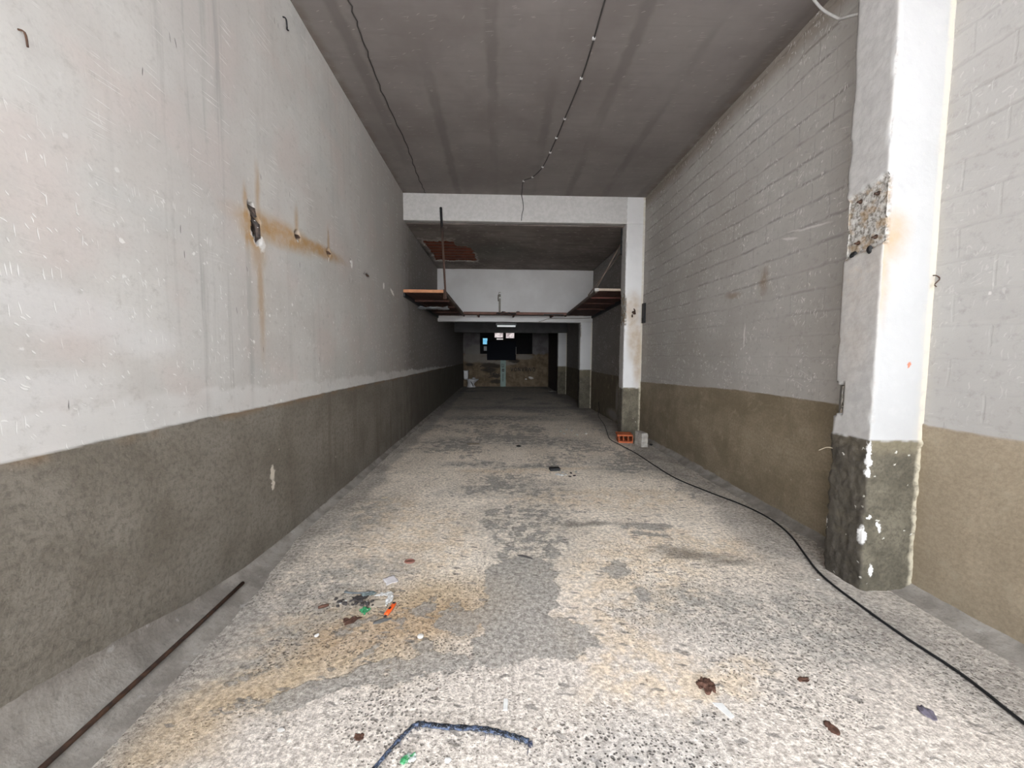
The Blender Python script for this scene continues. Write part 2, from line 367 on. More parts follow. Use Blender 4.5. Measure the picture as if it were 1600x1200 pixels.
def mat_wall_left():
    g = N('scuffed_wall_paint'); x, y, z = g.sep(g.pos); uv = g.comb(y, z, 0.0)
    dado = g.attr('dado'); hole = g.attr('hole')
    nb = g.noise(uv, .9, 4, .55); nm = g.noise(uv, 3.5, 5, .6); nf = g.noise(uv, 45, 4, .6); nc = g.noise(uv, 2.0, 3, .5, color=True)
    base = g.mix(g.ramp(nb, .35, .65), (0.50, 0.475, 0.445, 1), (0.60, 0.585, 0.555, 1))
    base = g.mix(g.mul(g.ramp(g.sep(nc)[0], .48, .68), .45), base, (0.58, 0.50, 0.465, 1))
    base = g.mix(g.mul(g.ramp(g.sep(nc)[1], .52, .7), .35), base, (0.47, 0.485, 0.47, 1))
    base = g.mix(g.ramp(nf, .45, .8, 0, .22), base, (0.34, 0.32, 0.30, 1))
    # long vertical water marks and a greyer band between the door and the rust
    st = g.noise(g.comb(g.mul(y, 9.0), g.mul(z, .35), 0.0), 1.0, 4, .6)
    band = g.ramp(g.math('ABSOLUTE', g.math('SUBTRACT', g.add(y, g.mul(g.math('SUBTRACT', nm, .5), .3)), 2.62)), .12, .55, 1, 0)
    base = g.mix(g.mul(g.ramp(st, .52, .68), g.add(g.mul(band, .55), .12)), base, (0.27, 0.255, 0.24, 1))
    base = g.mix(g.mul(band, .22), base, (0.36, 0.355, 0.345, 1))
    # deeper in, the fading daylight is painted into the wall colour
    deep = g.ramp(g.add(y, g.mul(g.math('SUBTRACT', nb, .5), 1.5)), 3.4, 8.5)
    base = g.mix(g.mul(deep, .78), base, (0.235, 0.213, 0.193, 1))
    rear_shade = g.ramp(g.add(y, g.mul(g.math('SUBTRACT', nm, .5), 2.0)), 7.4, 8.6)  # extra shade painted in from the second bay on
    base = g.mix(g.mul(rear_shade, .55), base, (0.125, 0.110, 0.10, 1))
    # whiter repaint strip above the dado
    ws = g.ramp(g.add(z, g.add(g.mul(g.math('SUBTRACT', nm, .5), .22), g.mul(y, .012))), 1.33, 1.38, 1, 0)
    wsn = g.mul(ws, g.ramp(g.noise(uv, 1.8, 3), .3, .5, .5, 1))
    base = g.mix(g.mul(wsn, .6), base, (0.66, 0.65, 0.63, 1))
    w2 = g.blobs(g.warp(uv, 4, .12), [(1.75,1.72,0,.42,.10,1,-.15),(2.1,1.62,0,.2,.08,1,0),(1.5,1.4,0,.4,.08,1,0)], .5)
    base = g.mix(g.mul(w2, .45), base, (0.70, 0.69, 0.68, 1))
    # strokes and chips of paint
    a = g.dashes(uv, -0.03, 1.5, 80, .15, .15, 1.2, .05); a = g.mul(a, g.ramp(nm, .42, .6))
    a2 = g.dashes(g.comb(g.add(y, 3.3), g.add(z, 1.7), 0.0), 0.05, 3.6, 95, .18, .16, 1.5, .05); a2 = g.mul(a2, g.ramp(nm, .40, .58))
    up = g.ramp(z, 2.0, 2.7)
    c = g.dashes(uv, 1.48, 7, 75, .2, .12, 3.0, .06); c2 = g.dashes(uv, .8, 18, 60, .22, .12, 8.0, .08)
    low = g.ramp(z, 2.9, 2.1)
    sc = g.mx(g.mul(g.mx(a, a2), g.add(g.mul(up, .8), .15)), g.mul(g.mx(c, c2), g.mul(g.add(g.mul(low, .85), .1), g.ramp(nm, .38, .55))))
    dv, dc = g.vor(g.warp(uv, 18, .03), 9)
    chip = g.mul(g.ramp(g.add(dv, g.mul(g.math('SUBTRACT', nf, .5), .2)), .08, .14, 1, 0), g.math('LESS_THAN', g.sep(dc)[0], .16))
    sc = g.mx(sc, g.mul(chip, g.ramp(z, 2.7, 2.0, .25, 1)))
    base = g.mix(g.mul(sc, .85), base, (0.80, 0.79, 0.76, 1))
    base = g.mix(g.ramp(g.noise(uv, 14, 6, .72), .52, .72, 0, .38), base, (0.33, 0.31, 0.285, 1))
    # rust bleeding from the broken-off bracket holes
    wu = g.warp(uv, 5, .06)
    rust = g.blobs(wu, [(3.45,2.53,0,.55,.095,1,0.05),(3.05,2.45,0,.14,.11,1,0),(2.97,2.50,0,.03,.2,1,0),(4.1,2.58,0,.6,.06,1,0.05)], .55)
    rust2 = g.blobs(wu, [(3.12,2.05,0,.035,.42,1,0),(3.12,2.75,0,.03,.16,1,0),(3.69,2.70,0,.03,.12,1,0),(4.36,2.72,0,.03,.13,1,0),(3.1,2.3,0,.08,.12,1,0)], .75)
    rf = g.ramp(g.noise(uv, 9, 4, .6), .3, .65, .55, 1)
    base = g.mix(g.mul(g.mul(rust, rf), .9), base, (0.37, 0.21, 0.065, 1))
    base = g.mix(g.mul(rust2, .6), base, (0.36, 0.22, 0.09, 1))
    base = g.mix(hole, base, g.mix(g.ramp(g.noise(uv, 30, 3), .45, .62), (0.035, 0.03, 0.028, 1), (0.10, 0.07, 0.05, 1)))
    wc = g.blobs(g.warp(uv, 34, .06), [(3.045,2.42,0,.03,.03,1,0),(3.085,2.385,0,.035,.04,1,0),(3.15,2.375,0,.045,.055,1,0),(3.70,2.565,0,.018,.022,1,0),(5.03,2.65,0,.03,.05,1,0),(6.4,2.62,0,.04,.05,1,0),(6.9,2.6,0,.12,.03,1,-.3),(4.36,2.57,0,.012,.05,1,0)], .3)
    base = g.mix(wc, base, (0.82, 0.80, 0.77, 1))
    mk = g.dashes(g.comb(g.add(y, 9.1), z, 0.0), 1.5, 7, 60, .2, .008, 4, .05)
    base = g.mix(g.mul(mk, .8), base, (0.07, 0.065, 0.06, 1))
    # dado: olive cement render
    db = g.mix(g.ramp(g.noise(uv, 2.2, 5, .6), .3, .7), (0.150, 0.132, 0.106, 1), (0.215, 0.195, 0.163, 1))
    db = g.mix(g.ramp(g.noise(uv, 30, 5, .7), .42, .68, 0, .6), db, (0.10, 0.088, 0.07, 1))
    dst = g.noise(g.comb(g.mul(y, 7.0), g.mul(z, .6), 3.0), 1.0, 4, .6)
    db = g.mix(g.mul(g.ramp(dst, .5, .7), g.ramp(y, 2.5, 6, .2, .6)), db, (0.10, 0.082, 0.058, 1))
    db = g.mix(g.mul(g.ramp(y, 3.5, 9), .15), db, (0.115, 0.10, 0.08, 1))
    db = g.mix(g.mul(rear_shade, .5), db, (0.07, 0.058, 0.045, 1))  # same rear shade painted on the dado
    dcp = g.mul(g.ramp(dv, .05, .10, 1, 0), g.math('LESS_THAN', g.sep(dc)[1], .12))
    db = g.mix(g.mul(dcp, .7), db, (0.42, 0.39, 0.33, 1))
    dcc = g.blobs(g.warp(uv, 34, .07), [(3.17,.62,0,.03,.06,1,0),(3.17,.53,0,.02,.04,1,0)], .3)
    db = g.mix(dcc, db, (0.55, 0.50, 0.42, 1))
    tb = g.mul(g.ramp(g.noise(uv, 3, 3), .4, .6), g.ramp(z, 1.10, 1.16, 0, 1))
    db = g.mix(g.mul(tb, .6), db, (0.20, 0.13, 0.07, 1))
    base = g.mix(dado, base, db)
    hw = g.add(g.mul(nf, .12), g.add(g.mul(nm, .5), g.mul(sc, -.12)))
    hd = g.add(g.mul(g.noise(uv, 60, 3, .6), .55), g.add(g.mul(g.noise(uv, 22, 4, .6), .8), nm))
    hmix = g.add(g.mul(hw, g.math('SUBTRACT', 1.0, dado)), g.mul(hd, dado))
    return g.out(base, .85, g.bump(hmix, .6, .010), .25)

def mat_wall_right():
    g = N('painted_block_wall'); x, y, z = g.sep(g.pos); uv = g.comb(y, z, 0.0)
    dado = g.attr('dado')
    nb = g.noise(uv, .8, 4, .55); nm = g.noise(uv, 3.2, 5, .6); nf = g.noise(uv, 45, 4, .6)
    bt = g.t.nodes.new('ShaderNodeTexBrick'); bt.offset = .5
    g.set(bt.inputs['Vector'], g.warp(g.warp(uv, 6, .03), .9, .05))
    bt.inputs['Scale'].default_value = 1.0; bt.inputs['Brick Width'].default_value = .40; bt.inputs['Row Height'].default_value = .195
    bt.inputs['Mortar Size'].default_value = .011; bt.inputs['Mortar Smooth'].default_value = .8
    bt.inputs['Color1'].default_value = (.35, .35, .35, 1); bt.inputs['Color2'].default_value = (.65, .65, .65, 1)
    zw = g.sep(g.warp(g.warp(g.comb(y, z, 0.0), 6, .03), .9, .05))[1]
    rowl = g.ramp(g.math('ABSOLUTE', g.math('SUBTRACT', g.math('FRACT', g.math('DIVIDE', zw, .195)), .5)), .40, .49)
    mort = g.mx(g.mul(rowl, .9), g.mul(bt.outputs['Fac'], .45)); bcol = g.sep(bt.outputs['Color'])[0]
    base = g.mix(g.ramp(nb, .35, .65), (0.39, 0.368, 0.34, 1), (0.47, 0.452, 0.425, 1))
    base = g.mix(g.mul(g.ramp(bcol, .4, .6), .14), base, (0.36, 0.33, 0.305, 1))
    deep = g.ramp(y, 2.6, 7.8)  # light falloff towards the rear, painted into wall and dado colour
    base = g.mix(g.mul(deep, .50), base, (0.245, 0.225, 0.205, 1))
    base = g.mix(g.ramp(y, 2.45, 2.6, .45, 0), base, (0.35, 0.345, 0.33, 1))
    rear_shade = g.ramp(y, YB1+.1, YB1+.25)  # shade of the rear bays painted in behind the first beam
    base = g.mix(g.mul(rear_shade, .6), base, (0.125, 0.108, 0.098, 1))
    topm = g.mul(mort, g.mul(g.ramp(z, 1.4, 2.9, .12, .72), g.ramp(y, 2.4, 2.7, .35, 1)))
    topm = g.mul(topm, g.ramp(nm, .38, .60, .05, .9))
    base = g.mix(topm, base, (0.15, 0.138, 0.125, 1))
    base = g.mix(g.ramp(g.noise(uv, 16, 6, .72), .5, .72, 0, .45), base, (0.23, 0.215, 0.20, 1))
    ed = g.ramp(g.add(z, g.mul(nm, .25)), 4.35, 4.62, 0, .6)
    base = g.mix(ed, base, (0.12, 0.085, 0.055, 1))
    a = g.dashes(uv, -.35, 2.6, 70, .16, .10, 2.5, .08); c = g.dashes(uv, 1.4, 9, 60, .24, .26, 7, .12); c2 = g.dashes(uv, .6, 16, 46, .26, .22, 12, .12)
    sc = g.mul(g.mul(g.mx(g.mul(a, .8), g.mx(c, c2)), g.ramp(nm, .42, .58)), g.ramp(y, 2.4, 2.8, .35, 1))
    sc = g.mx(sc, g.blobs(g.warp(uv, 6, .05), [(3.62,2.71,0,.22,.010,1,.12),(3.85,2.68,0,.10,.010,1,.2),(4.5,1.79,0,.012,.13,1,0)], .4))
    dv, dc = g.vor(g.warp(uv, 18, .03), 10)
    chip = g.mul(g.ramp(dv, .06, .11, 1, 0), g.math('LESS_THAN', g.sep(dc)[0], .15))
    base = g.mix(g.mul(g.mx(sc, chip), .65), base, (0.72, 0.70, 0.67, 1))
    rs = g.blobs(g.warp(uv, 5, .1), [(4.75,2.28,0,.14,.04,1,0),(4.2,2.35,0,.06,.12,1,0),(2.95,2.2,0,.1,.2,1,0)], .7)
    base = g.mix(g.mul(rs, .5), base, (0.20, 0.13, 0.06, 1))
    db = g.mix(g.ramp(g.noise(uv, 2.4, 5, .62), .32, .68), (0.20, 0.16, 0.105, 1), (0.31, 0.255, 0.18, 1))
    db = g.mix(g.ramp(nf, .4, .75, 0, .35), db, (0.12, 0.10, 0.07, 1))
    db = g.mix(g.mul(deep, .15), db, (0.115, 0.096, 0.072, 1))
    db = g.mix(g.mul(rear_shade, .6), db, (0.075, 0.06, 0.045, 1))
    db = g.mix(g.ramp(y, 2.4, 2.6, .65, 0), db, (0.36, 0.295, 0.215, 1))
    db = g.mix(g.ramp(g.noise(uv, 38, 5, .72), .40, .62, .28, 0), db, (0.15, 0.12, 0.082, 1))
    ww = g.ramp(g.noise(g.warp(uv, 4, .2), 5.5, 7, .74), .52, .70, 0, .5)
    db = g.mix(ww, db, (0.36, 0.31, 0.23, 1))
    dcp = g.mul(g.ramp(dv, .05, .09, 1, 0), g.math('LESS_THAN', g.sep(dc)[1], .10))
    db = g.mix(g.mul(dcp, .6), db, (0.45, 0.41, 0.34, 1))
    eff = g.blobs(g.warp(uv, 5, .15), [(9.3,.55,0,.10,.35,1,0),(9.6,.15,0,.5,.12,1,0)], .6)
    db = g.mix(g.mul(eff, .6), db, (0.38, 0.36, 0.33, 1))
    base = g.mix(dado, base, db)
    h = g.add(g.mul(mort, g.mul(g.math('SUBTRACT', 1.0, dado), -.4)), g.add(g.mul(nf, .22), g.mul(nm, .8)))
    h = g.add(h, g.mul(g.noise(uv, 25, 4), g.mul(dado, .6)))
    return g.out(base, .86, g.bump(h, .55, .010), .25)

def mat_ceiling():
    g = N('stained_ceiling_plaster'); x, y, z = g.sep(g.pos); p2 = g.comb(x, y, 0.0)
    nb = g.noise(p2, .8, 5, .6); nm = g.noise(p2, 4, 5, .6); nf = g.noise(p2, 50, 3, .6)
    base = g.mix(g.ramp(nb, .35, .65), (0.165, 0.146, 0.136, 1), (0.205, 0.185, 0.172, 1))
    j = g.math('ABSOLUTE', g.math('SUBTRACT', g.math('FRACT', g.math('DIVIDE', g.add(x, g.add(g.mul(g.math('SUBTRACT', nm, .5), .10), .42)), .68)), .5))
    jm = g.mul(g.ramp(j, .04, .13, 1, 0), g.ramp(g.noise(g.comb(g.mul(x, 1.5), g.mul(y, .4), 0.0), 1, 3), .38, .58))
    base = g.mix(g.mul(jm, .55), base, (0.115, 0.103, 0.095, 1))
    tr = g.noise(g.comb(g.mul(x, 1.2), g.mul(y, 14.0), 0.0), 1, 3, .6)
    base = g.mix(g.ramp(tr, .45, .75, 0, .25), base, (0.145, 0.128, 0.118, 1))
    base = g.mix(g.ramp(nm, .55, .8, 0, .35), base, (0.13, 0.117, 0.108, 1))
    s1 = g.mul(g.dashes(p2, .1, 4, 60, .2, .10, 3, .08), g.ramp(nm, .45, .6)); s2 = g.dashes(p2, .5, 9, 60, .2, .04, 5, .1)
    base = g.mix(g.mul(g.mx(s1, s2), .28), base, (0.55, 0.51, 0.47, 1))
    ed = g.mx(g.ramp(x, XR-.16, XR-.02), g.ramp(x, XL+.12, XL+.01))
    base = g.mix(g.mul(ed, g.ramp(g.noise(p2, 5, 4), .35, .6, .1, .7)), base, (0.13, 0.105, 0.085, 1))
    return g.out(base, .9, g.bump(g.add(g.mul(nm, .8), g.mul(nf, .15)), .4, .008), .2)

def mat_ceiling_rear():
    g = N('peeling_ceiling_plaster'); x, y, z = g.sep(g.pos); p2 = g.comb(x, y, 0.0)
    nb = g.noise(p2, .9, 5, .6); nm = g.noise(p2, 4, 6, .65)
    base = g.mix(g.ramp(nb, .35, .65), (0.155, 0.128, 0.112, 1), (0.23, 0.20, 0.178, 1))
    tr = g.noise(g.comb(g.mul(x, 1.0), g.mul(y, 9.0), 0.0), 1, 4, .6)
    base = g.mix(g.ramp(tr, .45, .7, 0, .5), base, (0.115, 0.095, 0.082, 1))
    base = g.mix(g.mul(g.blobs(g.warp(p2, 2, .4), [(-.1,10.0,0,.7,.7,1,0)], .7), .5), base, (0.14, 0.145, 0.125, 1))
    s1 = g.mul(g.dashes(p2, .0, 2.6, 18, .2, .32, 3, .25), g.ramp(nm, .46, .6)); s2 = g.dashes(p2, .4, 6, 24, .22, .16, 5, .2)
    base = g.mix(g.mul(g.mx(s1, s2), .5), base, (0.5, 0.46, 0.42, 1))
    base = g.mix(g.attr('edge'), base, (0.42, 0.37, 0.32, 1))
    return g.out(base, .9, g.bump(nm, .5, .012), .2)

def mat_brick_ceiling():
    g = N('bare_red_brick'); x, y, z = g.sep(g.pos)
    f = g.math('FRACT', g.math('DIVIDE', y, .27)); m = g.ramp(g.math('ABSOLUTE', g.math('SUBTRACT', f, .5)), .36, .44)
    n = g.noise(g.comb(x, y, 0.0), 6, 4)
    base = g.mix(g.ramp(n, .35, .65), (0.17, 0.05, 0.026, 1), (0.27, 0.085, 0.045, 1))
    r = g.ramp(g.math('FRACT', g.math('DIVIDE', y, .045)), .4, .6, 0, .3)
    base = g.mix(r, base, (0.10, 0.035, 0.02, 1))
    base = g.mix(g.mul(m, .8), base, (0.20, 0.155, 0.125, 1))
    return g.out(base, .9, g.bump(g.add(m, r), .5, .01), .2)

def mat_white(name, rust, dark=1.0, panel=False):
    """white painted concrete, rough dado below; mesh attributes 'dado' and 'spall'"""
    g = N(name); p = g.pos; x, y, z = g.sep(p)
    nb = g.noise(p, 1.2, 4, .55); nm = g.noise(p, 5, 5, .6); nf = g.noise(p, 50, 4, .6); nv = g.noise(p, 16, 4, .65)
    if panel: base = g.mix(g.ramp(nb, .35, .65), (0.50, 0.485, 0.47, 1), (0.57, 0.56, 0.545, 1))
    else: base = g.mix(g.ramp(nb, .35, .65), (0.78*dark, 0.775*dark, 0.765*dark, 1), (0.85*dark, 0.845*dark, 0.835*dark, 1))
    base = g.mix(g.ramp(nm, .58, .75, 0, .14), base, (0.55, 0.54, 0.52, 1))
    base = g.mix(g.ramp(nv, .66, .72, 0, .25), base, (0.45, 0.42, 0.38, 1))
    if panel: return g.out(base, .85, g.bump(g.add(g.mul(nm, .7), g.mul(nf, .12)), .35, .008), .2)
    dado = g.attr('dado'); sp = g.attr('spall')
    for L, col, f, ed in rust:
        base = g.mix(g.mul(g.blobs(g.warp(p, 7, .09), L, ed), g.ramp(nm, .3, .65, .5*f, f)), base, col)
    conc = g.mix(g.ramp(nf, .35, .65), (0.16, 0.145, 0.125, 1), (0.44, 0.42, 0.39, 1))
    conc = g.mix(g.ramp(nv, .5, .62, 0, .6), conc, (0.58, 0.56, 0.53, 1))
    rz = g.ramp(g.noise(p, 9, 4, .6), .46, .6)
    conc = g.mix(g.mul(rz, .55), conc, (0.27, 0.17, 0.075, 1))
    base = g.mix(sp, base, conc)
    db = g.mix(g.ramp(nm, .35, .65), (0.135, 0.12, 0.088, 1), (0.225, 0.20, 0.148, 1))
    db = g.mix(g.ramp(nf, .4, .7, 0, .6), db, (0.085, 0.075, 0.06, 1))
    db = g.mix(g.mul(g.ramp(g.add(z, g.mul(nv, .1)), .93, 1.03), .5), db, (0.31, 0.265, 0.175, 1))
    db = g.mix(g.ramp(x, XP+.012, XP-.006, 0, .62), db, g.mix(g.ramp(nf, .4, .65), (0.062, 0.052, 0.046, 1), (0.115, 0.10, 0.09, 1)))  # side face of the dado: grime and weaker light painted together
    d, c = g.vor(g.warp(p, 40, .045), 22)
    fl = g.mul(g.ramp(d, .12, .22, 1, 0), g.math('LESS_THAN', g.sep(c)[0], .09))
    db = g.mix(fl, db, (0.74, 0.72, 0.64, 1))
    db = g.mix(1.0, db, ((.63 if dark < 1 else 1.0),)*3+(1,), 'MULTIPLY')  # dado dimmed along with the darkened paint copies
    wd = g.blobs(g.warp(p, 34, .045), [(XP,2.52,.90,.010,.02,.11,0),(XP+.005,2.515,.80,.016,.03,.03,0),(XP+.005,2.52,.87,.016,.03,.03,0),(XP-.002,2.53,.38,.016,.03,.06,0),(XP+.10,2.51,.43,.012,.05,.03,0),(XP+.085,2.51,.455,.010,.05,.018,0),(XP+.03,2.51,.50,.010,.04,.012,0),(XP+.06,2.51,.14,.014,.04,.04,0),(XP,2.83,.36,.010,.02,.04,0)], .3)
    base = g.mix(dado, base, g.mix(wd, db, (0.80, 0.79, 0.77, 1)))
    sd = g.mul(g.ramp(g.add(x, g.mul(g.math('SUBTRACT', nv, .5), .02)), XP+.010, XP+.002), g.math('SUBTRACT', 1.0, g.mx(dado, sp)))
    base = g.mix(g.mul(sd, .85), base, g.mix(g.ramp(nv, .35, .65), (0.37, 0.355, 0.335, 1), (0.44, 0.425, 0.405, 1)))  # side face greyed: grime plus weaker light put into the colour
    cr = g.mul(g.ramp(g.math('SUBTRACT', XR, x), .05, .02, 0, 1), g.ramp(nv, .3, .55, .2, .9))
    base = g.mix(g.mul(cr, .7), base, (0.62, 0.56, 0.43, 1))
    h = g.add(g.mul(nm, .7), g.mul(nf, .15))
    h = g.add(h, g.mul(g.mx(dado, sp), g.add(g.mul(nv, .8), g.mul(nf, .5))))
    return g.out(base, .85, g.bump(h, .55, .012), .2)

def mat_wall_back():
    g = N('bare_cement_and_plaster'); x, y, z = g.sep(g.pos); uv = g.comb(x, z, 0.0); w = g.warp(uv, 3, .15)
    nm = g.noise(uv, 3, 5, .6); nf = g.noise(uv, 30, 3)
    pl = g.mix(g.ramp(nm, .35, .65), (0.10, 0.09, 0.088, 1), (0.145, 0.135, 0.132, 1))
    lo = g.mix(g.ramp(nm, .35, .65), (0.10, 0.073, 0.045, 1), (0.17, 0.128, 0.085, 1))
    lo = g.mix(g.ramp(g.noise(w, 1.6, 5, .65), .5, .62, 0, .6), lo, (0.065, 0.046, 0.03, 1))
    lm = g.blobs(w, [(-1.3,1.45,0,.5,.25,1,0),(-.6,1.35,0,.5,.2,1,0),(.3,1.2,0,.6,.12,1,0),(1.3,1.5,0,.45,.13,1,0),(-1.0,1.8,0,.7,.3,1,0)], .3)
    base = g.mix(g.ramp(g.add(z, g.mul(nm, .3)), 1.75, 1.85), lo, pl)
    base = g.mix(g.mul(lm, .7), base, (0.19, 0.175, 0.155, 1))
    dk = g.blobs(w, [(-.35,1.08,0,.5,.12,1,-.1),(-.45,.85,0,.35,.14,1,0),(-1.45,1.12,0,.2,.08,1,0),(.8,1.3,0,.3,.08,1,0),(-.1,.55,0,.25,.08,1,0),(-.1,.25,0,.3,.1,1,0)], .35)
    base = g.mix(g.mul(dk, .85), base, (0.028, 0.024, 0.02, 1))
    wh = g.blobs(g.warp(uv, 12, .08), [(1.65,.45,0,.12,.06,1,-.2),(1.4,.38,0,.05,.03,1,0)], .4)
    base = g.mix(wh, base, (0.5, 0.46, 0.42, 1))
    return g.out(base, .9, g.bump(g.add(nm, g.mul(nf, .3)), .5, .01), .2)

def mat_fillet():
    g = N('rough_mortar_fillet'); p = g.pos; nm = g.noise(p, 5, 5, .6); nf = g.noise(p, 50, 4, .6)
    base = g.mix(g.ramp(nm, .35, .65), (0.20, 0.18, 0.158, 1), (0.31, 0.285, 0.255, 1))
    base = g.mix(g.ramp(nf, .5, .75, 0, .4), base, (0.14, 0.125, 0.11, 1))
    base = g.mix(g.ramp(g.noise(p, 8, 4, .65), .62, .72, 0, .5), base, (0.45, 0.43, 0.40, 1))
    return g.out(base, .9, g.bump(g.add(nm, g.mul(nf, .5)), .6, .012), .2)

# ------------------------------------------------------------------ the room
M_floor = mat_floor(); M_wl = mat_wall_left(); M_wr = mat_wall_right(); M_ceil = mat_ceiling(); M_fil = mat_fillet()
struct(floor_mesh(M_floor), 'worn patchy cream and grey concrete garage floor', 'floor')

# left wall: y/z grid with real thickness of the dado render and the broken-out bracket holes
HOLES = [(3.03,2.60,.035,.03,.05),(3.06,2.55,.03,.04,.05),(3.085,2.48,.045,.09,.05),(3.10,2.42,.05,.05,.045),(3.69,2.60,.04,.035,.04),(3.72,2.585,.025,.025,.04),(4.36,2.615,.035,.04,.04),
         (5.02,2.68,.025,.025,.03),(5.62,2.63,.05,.03,.03),(5.50,2.63,.02,.02,.03)]
ys = lines((Y0,2.9,.03),(2.9,3.25,.008),(3.25,3.62,.03),(3.62,3.8,.009),(3.8,4.28,.03),(4.28,4.46,.01),(4.46,8,.03),(8,YE,.12))
zs = lines((0,1.1,.05),(1.1,1.23,.006),(1.23,2.3,.05),(2.3,2.8,.010),(2.8,HC,.07))
Yg, Zg = np.meshgrid(ys, zs, indexing='ij')
ze = 1.160 + .010*fbm(Yg*1.3, Yg*0+2, 3) + .006*fbm(Yg*14, Zg*9, 5)
dado = 1-sstep(-.004, .004, Zg-ze)
und = .006*fbm(Yg*.8, Zg*.8, 9) + .002*fbm(Yg*5, Zg*5, 10)
hole = np.zeros_like(Yg); dep = np.zeros_like(Yg)
for hy, hz, ry, rz, dd in HOLES:
    ry *= 1.2; rz *= 1.12
    r = np.hypot((Yg-hy)/ry, (Zg-hz)/rz) + .45*fbm(Yg*38, Zg*38, 21)
    m = 1-sstep(.75, 1.05, r); hole = np.maximum(hole, m); dep = np.maximum(dep, dd*m)
Xg = XL + und - dep + dado*(.010 + .003*fbm(Yg*9, Zg*9, 12))
ex = MB(); ex.box(XL-.3, XL-.07, Y0, YE, 0, HC)
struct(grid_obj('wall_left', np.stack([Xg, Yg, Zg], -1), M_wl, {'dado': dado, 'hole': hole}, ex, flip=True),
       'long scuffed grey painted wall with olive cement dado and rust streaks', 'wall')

# right wall
ys = lines((Y0,8,.04),(8,YE,.12)); zs = lines((0,1.0,.05),(1.0,1.26,.008),(1.26,HC,.08))
Yg, Zg = np.meshgrid(ys, zs, indexing='ij')
ze = np.interp(Yg, [1.5,2.5,2.6,3.3,4.6,5.5,7.7,7.9,12,21], [1.115,1.113,1.17,1.172,1.178,1.13,1.066,1.08,1.12,1.12]) + .012*fbm(Yg*1.1, Yg*0+4, 33) + .006*fbm(Yg*12, Zg*8, 34)
dado = 1-sstep(-.004, .004, Zg-ze)
Xg = XR - .008*fbm(Yg*.9, Zg*.9, 30) - .002*fbm(Yg*5, Zg*5, 31) - dado*(.005+.004*fbm(Yg*9, Zg*9, 32))
ex = MB(); ex.box(XR+.07, XR+.3, Y0, YE, 0, HC)
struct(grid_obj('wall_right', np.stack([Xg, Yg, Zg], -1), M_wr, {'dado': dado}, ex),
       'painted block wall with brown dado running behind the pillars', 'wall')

b = MB(); b.box(XL-.3, XR+.3, Y0-.2, YB1+.35, HC, HC+.25)
struct(b.build('ceiling', M_ceil), 'brown grey plaster ceiling of the tall front bay', 'ceiling')

# second bay ceiling: plaster with a fallen patch showing brick
xs = lines((XL,XL+1.7,.02),(XL+1.7,XR,.06)); ys = lines((YB1+.15,8.6,.08),(8.6,11.4,.025),(11.4,YB2,.06))
Xg, Yg = np.meshgrid(xs, ys, indexing='ij')
def patchd(X, Y):
    a = np.maximum(np.abs(X+1.33)/.36, np.abs(Y-9.95)/.98); c = np.maximum(np.abs(X+.93)/.36, np.abs(Y-10.25)/.72)
    return np.minimum(a, c) + .28*fbm(X*3.2, Y*3.2, 41) + .12*fbm(X*13, Y*13, 42)
pd = patchd(Xg, Yg); Zg = ZB1 + .010*fbm(Xg*.9, Yg*.9, 44) + .006*fbm(Xg*6, Yg*6, 45) - .012*np.exp(-((pd-1.12)/.12)**2)
edge = np.exp(-((pd-1.03)/.07)**2)*(fbm(Xg*3, Yg*3, 46) > -.15)
o = grid_obj('ceiling_rear', np.stack([Xg, Yg, Zg], -1), mat_ceiling_rear(), {'edge': edge}, flip=True)
bm_keep = pd.reshape(-1) > 1.0
import bmesh
bmh = bmesh.new(); bmh.from_mesh(o.data); bmh.verts.ensure_lookup_table()
bmesh.ops.delete(bmh, geom=[f for f in bmh.faces if not any(bm_keep[v.index] for v in f.verts)], context='FACES')
bmh.to_mesh(o.data); bmh.free()
m = o.modifiers.new('thick', 'SOLIDIFY'); m.thickness = .02; m.offset = -1
struct(o, 'dark peeling plaster ceiling of the second bay', 'ceiling')
b = MB(); b.box(XL-.1, XR+.1, YB1+.14, YB2+.3, ZB1+.028, ZB1+.2)
struct(b.build('ceiling_brick', mat_brick_ceiling()), 'bare red brick showing through the fallen ceiling plaster', 'ceiling')
b = MB(); b.box(XL-.1, XR+.1, YB2+.28, YE+.2, 3.05, 3.25)
struct(b.build('ceiling_back', M_ceil), 'low dark ceiling of the rear bays', 'ceiling')

# pillars: a perimeter swept up in fine rings so that edges chip and plaster falls off
RP = [([(XP+.05,2.6,2.32,.10,.20,.14),(XP,2.66,2.10,.06,.22,.30),(XP,2.7,1.75,.05,.12,.3)], (0.36, 0.22, 0.09, 1), .75, .7),
      ([(XP+.36,2.5,1.6,.05,.05,1.3)], (0.55, 0.46, 0.33, 1), .35, .8),
      ([(2.58,YB1,2.45,.16,.1,.28),(2.62,YB1,2.0,.12,.1,.45),(2.70,YB1,1.6,.08,.1,.6)], (0.42, 0.27, 0.11, 1), .7, .7),
      ([(2.64,2.51,1.51,.014,.02,.014),(2.64,2.51,1.50,.01,.02,.02)], (0.45, 0.10, 0.02, 1), 1.0, .3)]
M_white = mat_white('white_painted_concrete', RP)
M_white_rear = mat_white('shaded_white_painted_concrete', RP, .66)  # same white paint, with the dim rear light put into its colour
M_white0 = mat_white('dimmed_white_painted_concrete', RP, .47)  # same white paint, darkened to offset strong light on the nearest pillar
M_panel = mat_white('greyed_white_plaster', [], panel=True)
